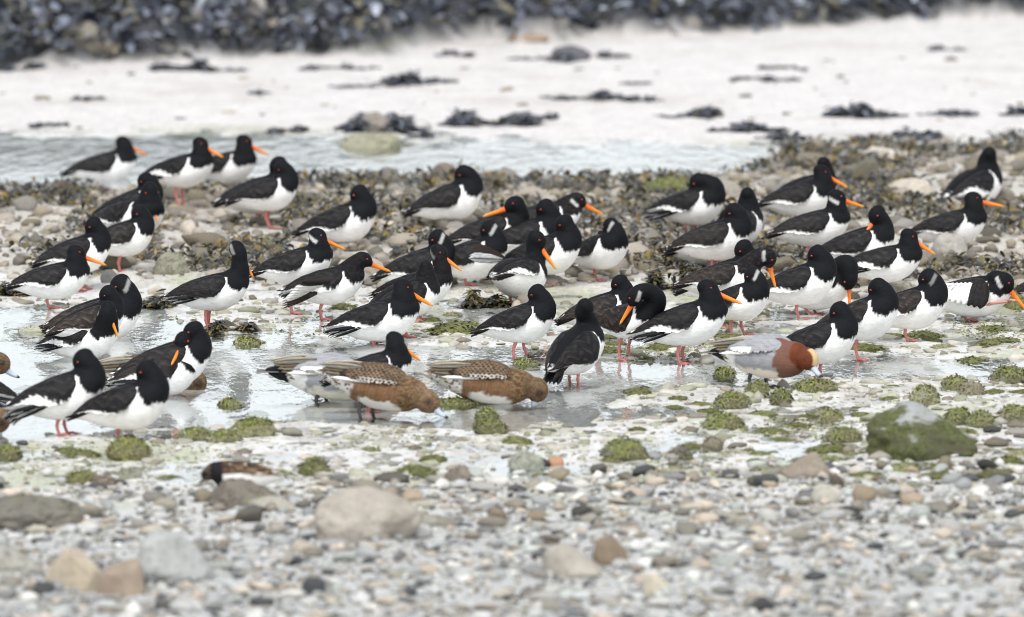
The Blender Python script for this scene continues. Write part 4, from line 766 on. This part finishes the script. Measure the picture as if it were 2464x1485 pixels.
    mb = MB(); ts = np.linspace(0, 1, 9); P = [hc + HR @ np.array([.030 + .048 * t, 0, -.010 - .010 * math.sin(t * 2)]) for t in ts]; V, F_ = tube(P, .0118 * (1 - .28 * ts) * np.where(ts > .95, .5, 1), 10); D_ = (V - hc) @ HR; t = np.repeat(ts, 10); D_[:, 2] = (D_[:, 2] + .012) * (1 - .55 * t) - .012 - .004 * t; V = hc + D_ @ HR.T; mb.add(V, F_, mix((.42, .50, .57), (.02, .02, .022), ss((t - .72) * 7))); bd.part('bill', mb, 'horn')
    add_eyes(bd, hc, HR, (.010, .0262, .006), .0048, (.012, .008, .006), .002)
    for i in range(legs):
        h0 = bd.tf(np.array([[-.015 + .03 * i, (-1, 1)[i] * .026, -.052]]))[0]
        if h0[2] > .008: bd.raw('leg', leg_mesh(h0, (h0[0] + .004, h0[1], 0), .0052, lambda V: np.tile((.055, .052, .050), (len(V), 1)), toes=.040, web=True), 'leg_skin')
    return bd
wigeon('drake with chestnut head and cream forehead, grey back, feeding at right', 'm', 1828, 934, -30, (.176, -.014, .008), -8, -26, 1.0, 801, -2, 3)
wigeon('drake with grey flank and black pointed tail, head hidden behind the nearest brown duck', 'm', 782, 978, 2, (.200, .05, -.030), 0, -60, 1.06, 846, -6, 5)
wigeon('nearest brown female duck with bill at the water, lower centre', 'f', 893, 1016, -12, (.180, -.008, -.008), -4, -10, 1.02, 868, -12, 2)
wigeon('rufous female duck with head down in the water, right of the nearest one', 'f', 1150, 984, 0, (.184, -.005, .000), 0, -74, 1.0, 861, -8, 7)
wigeon('duck hidden behind the sleeping birds at left, brown head dipping below a white belly', 'f', 352, 934, 0, (.155, 0, -.012), 0, -62, 1.0, 846, -3, 9)
wigeon('brown duck head with grey bill at the left edge, upper of two', 'f', -134, 940, 0, (.170, -.01, .040), 0, -20, 1.0, 848, 0, 11)
wigeon('brown duck head dipping at the left edge, lower of two', 'f', -140, 1060, 0, (.172, -.01, -.008), 0, -66, 1.0, 938, -3, 4)

def turnstone(label, xc, yf, yaw, top):
    X, Y, Z = ground(xc, yf); s = scale_at(Y); scale = .68; lift = (yf - top) / s - .066 * scale
    bd = Bird('turnstone', label, 'wader', None, X, Y, Z, R(yaw), scale, lift, R(-4)); hc = np.array([.150, 0, .018]); HR = head_frame(0, R(-38))
    mb = MB(); V, F_ = loft_body(refine(OY_ST)); mb.add(V, F_, BLK); pts = catmull([(.08, 0, .01), (.12, 0, .028), hc], 6); rad = np.linspace(.050, .030, len(pts)); V, F_ = tube(pts, rad, 12); mb.add(V, F_, BLK); V, F_ = ell(hc, HR, np.array([.036, .028, .030])); mb.add(V, F_, BLK)
    def colf(V):
        C = mix(np.tile((.80, .78, .75), (len(V), 1)), mix(np.array([.05, .032, .022]), (.14, .085, .045), ss(vnoise(V, 70, 2) * 2)), ss((V[:, 2] - .012) / .008)); C = mix(C, (.014, .013, .014), ss((V[:, 0] - .085) / .008)); return mix(C, (.10, .075, .05), ss((V[:, 0] - .135) / .01) * ss((vnoise(V, 90, 3) + .3) * 2))
    bd.remesh('body', mb, 'plumage', colf, .006)
    wc = lambda u, v, V: mix(mix(np.array([.035, .024, .018]), (.16, .095, .05), ss((vnoise(V, 75, 5) + .1) * 2.5)), (.5, .44, .36), ss((vnoise(V, 60, 8) - .45) * 5))
    for sd_ in (-1, 1): bd.part('wing', wing(OY_ST, sd_, wc, low=lambda u: R(34 - 18 * math.sin(u * 3))), 'flight_feather')
    mb = MB(); blade(mb, (-.08, 0, -.010), (-.185, 0, -.018), .035, (.1, 0, 1), (.05, .04, .03), (.03, .02, .02)); bd.part('tail', mb, 'flight_feather')
    mb = MB(); V, F_ = tube([hc + HR @ np.array([.028 + .04 * t, 0, -.006]) for t in (0, .4, .8, 1)], [.0075, .0055, .003, .001], 8); mb.add(V, F_, (.02, .02, .02)); bd.part('bill', mb, 'horn'); add_eyes(bd, hc, HR, (.008, .0245, .006), .004, (.02, .012, .01), .002)
    for sy in (-.018, .018):
        h0 = bd.tf(np.array([[-.01, sy, -.05]]))[0]; bd.raw('leg', leg_mesh(h0, (h0[0], h0[1], 0), .003, lambda V: np.tile((.42, .14, .05), (len(V), 1)), toes=.022), 'leg_skin')
turnstone('small brown and white wader facing left behind the dark humped rock', 588, 1196, 180, 1106)
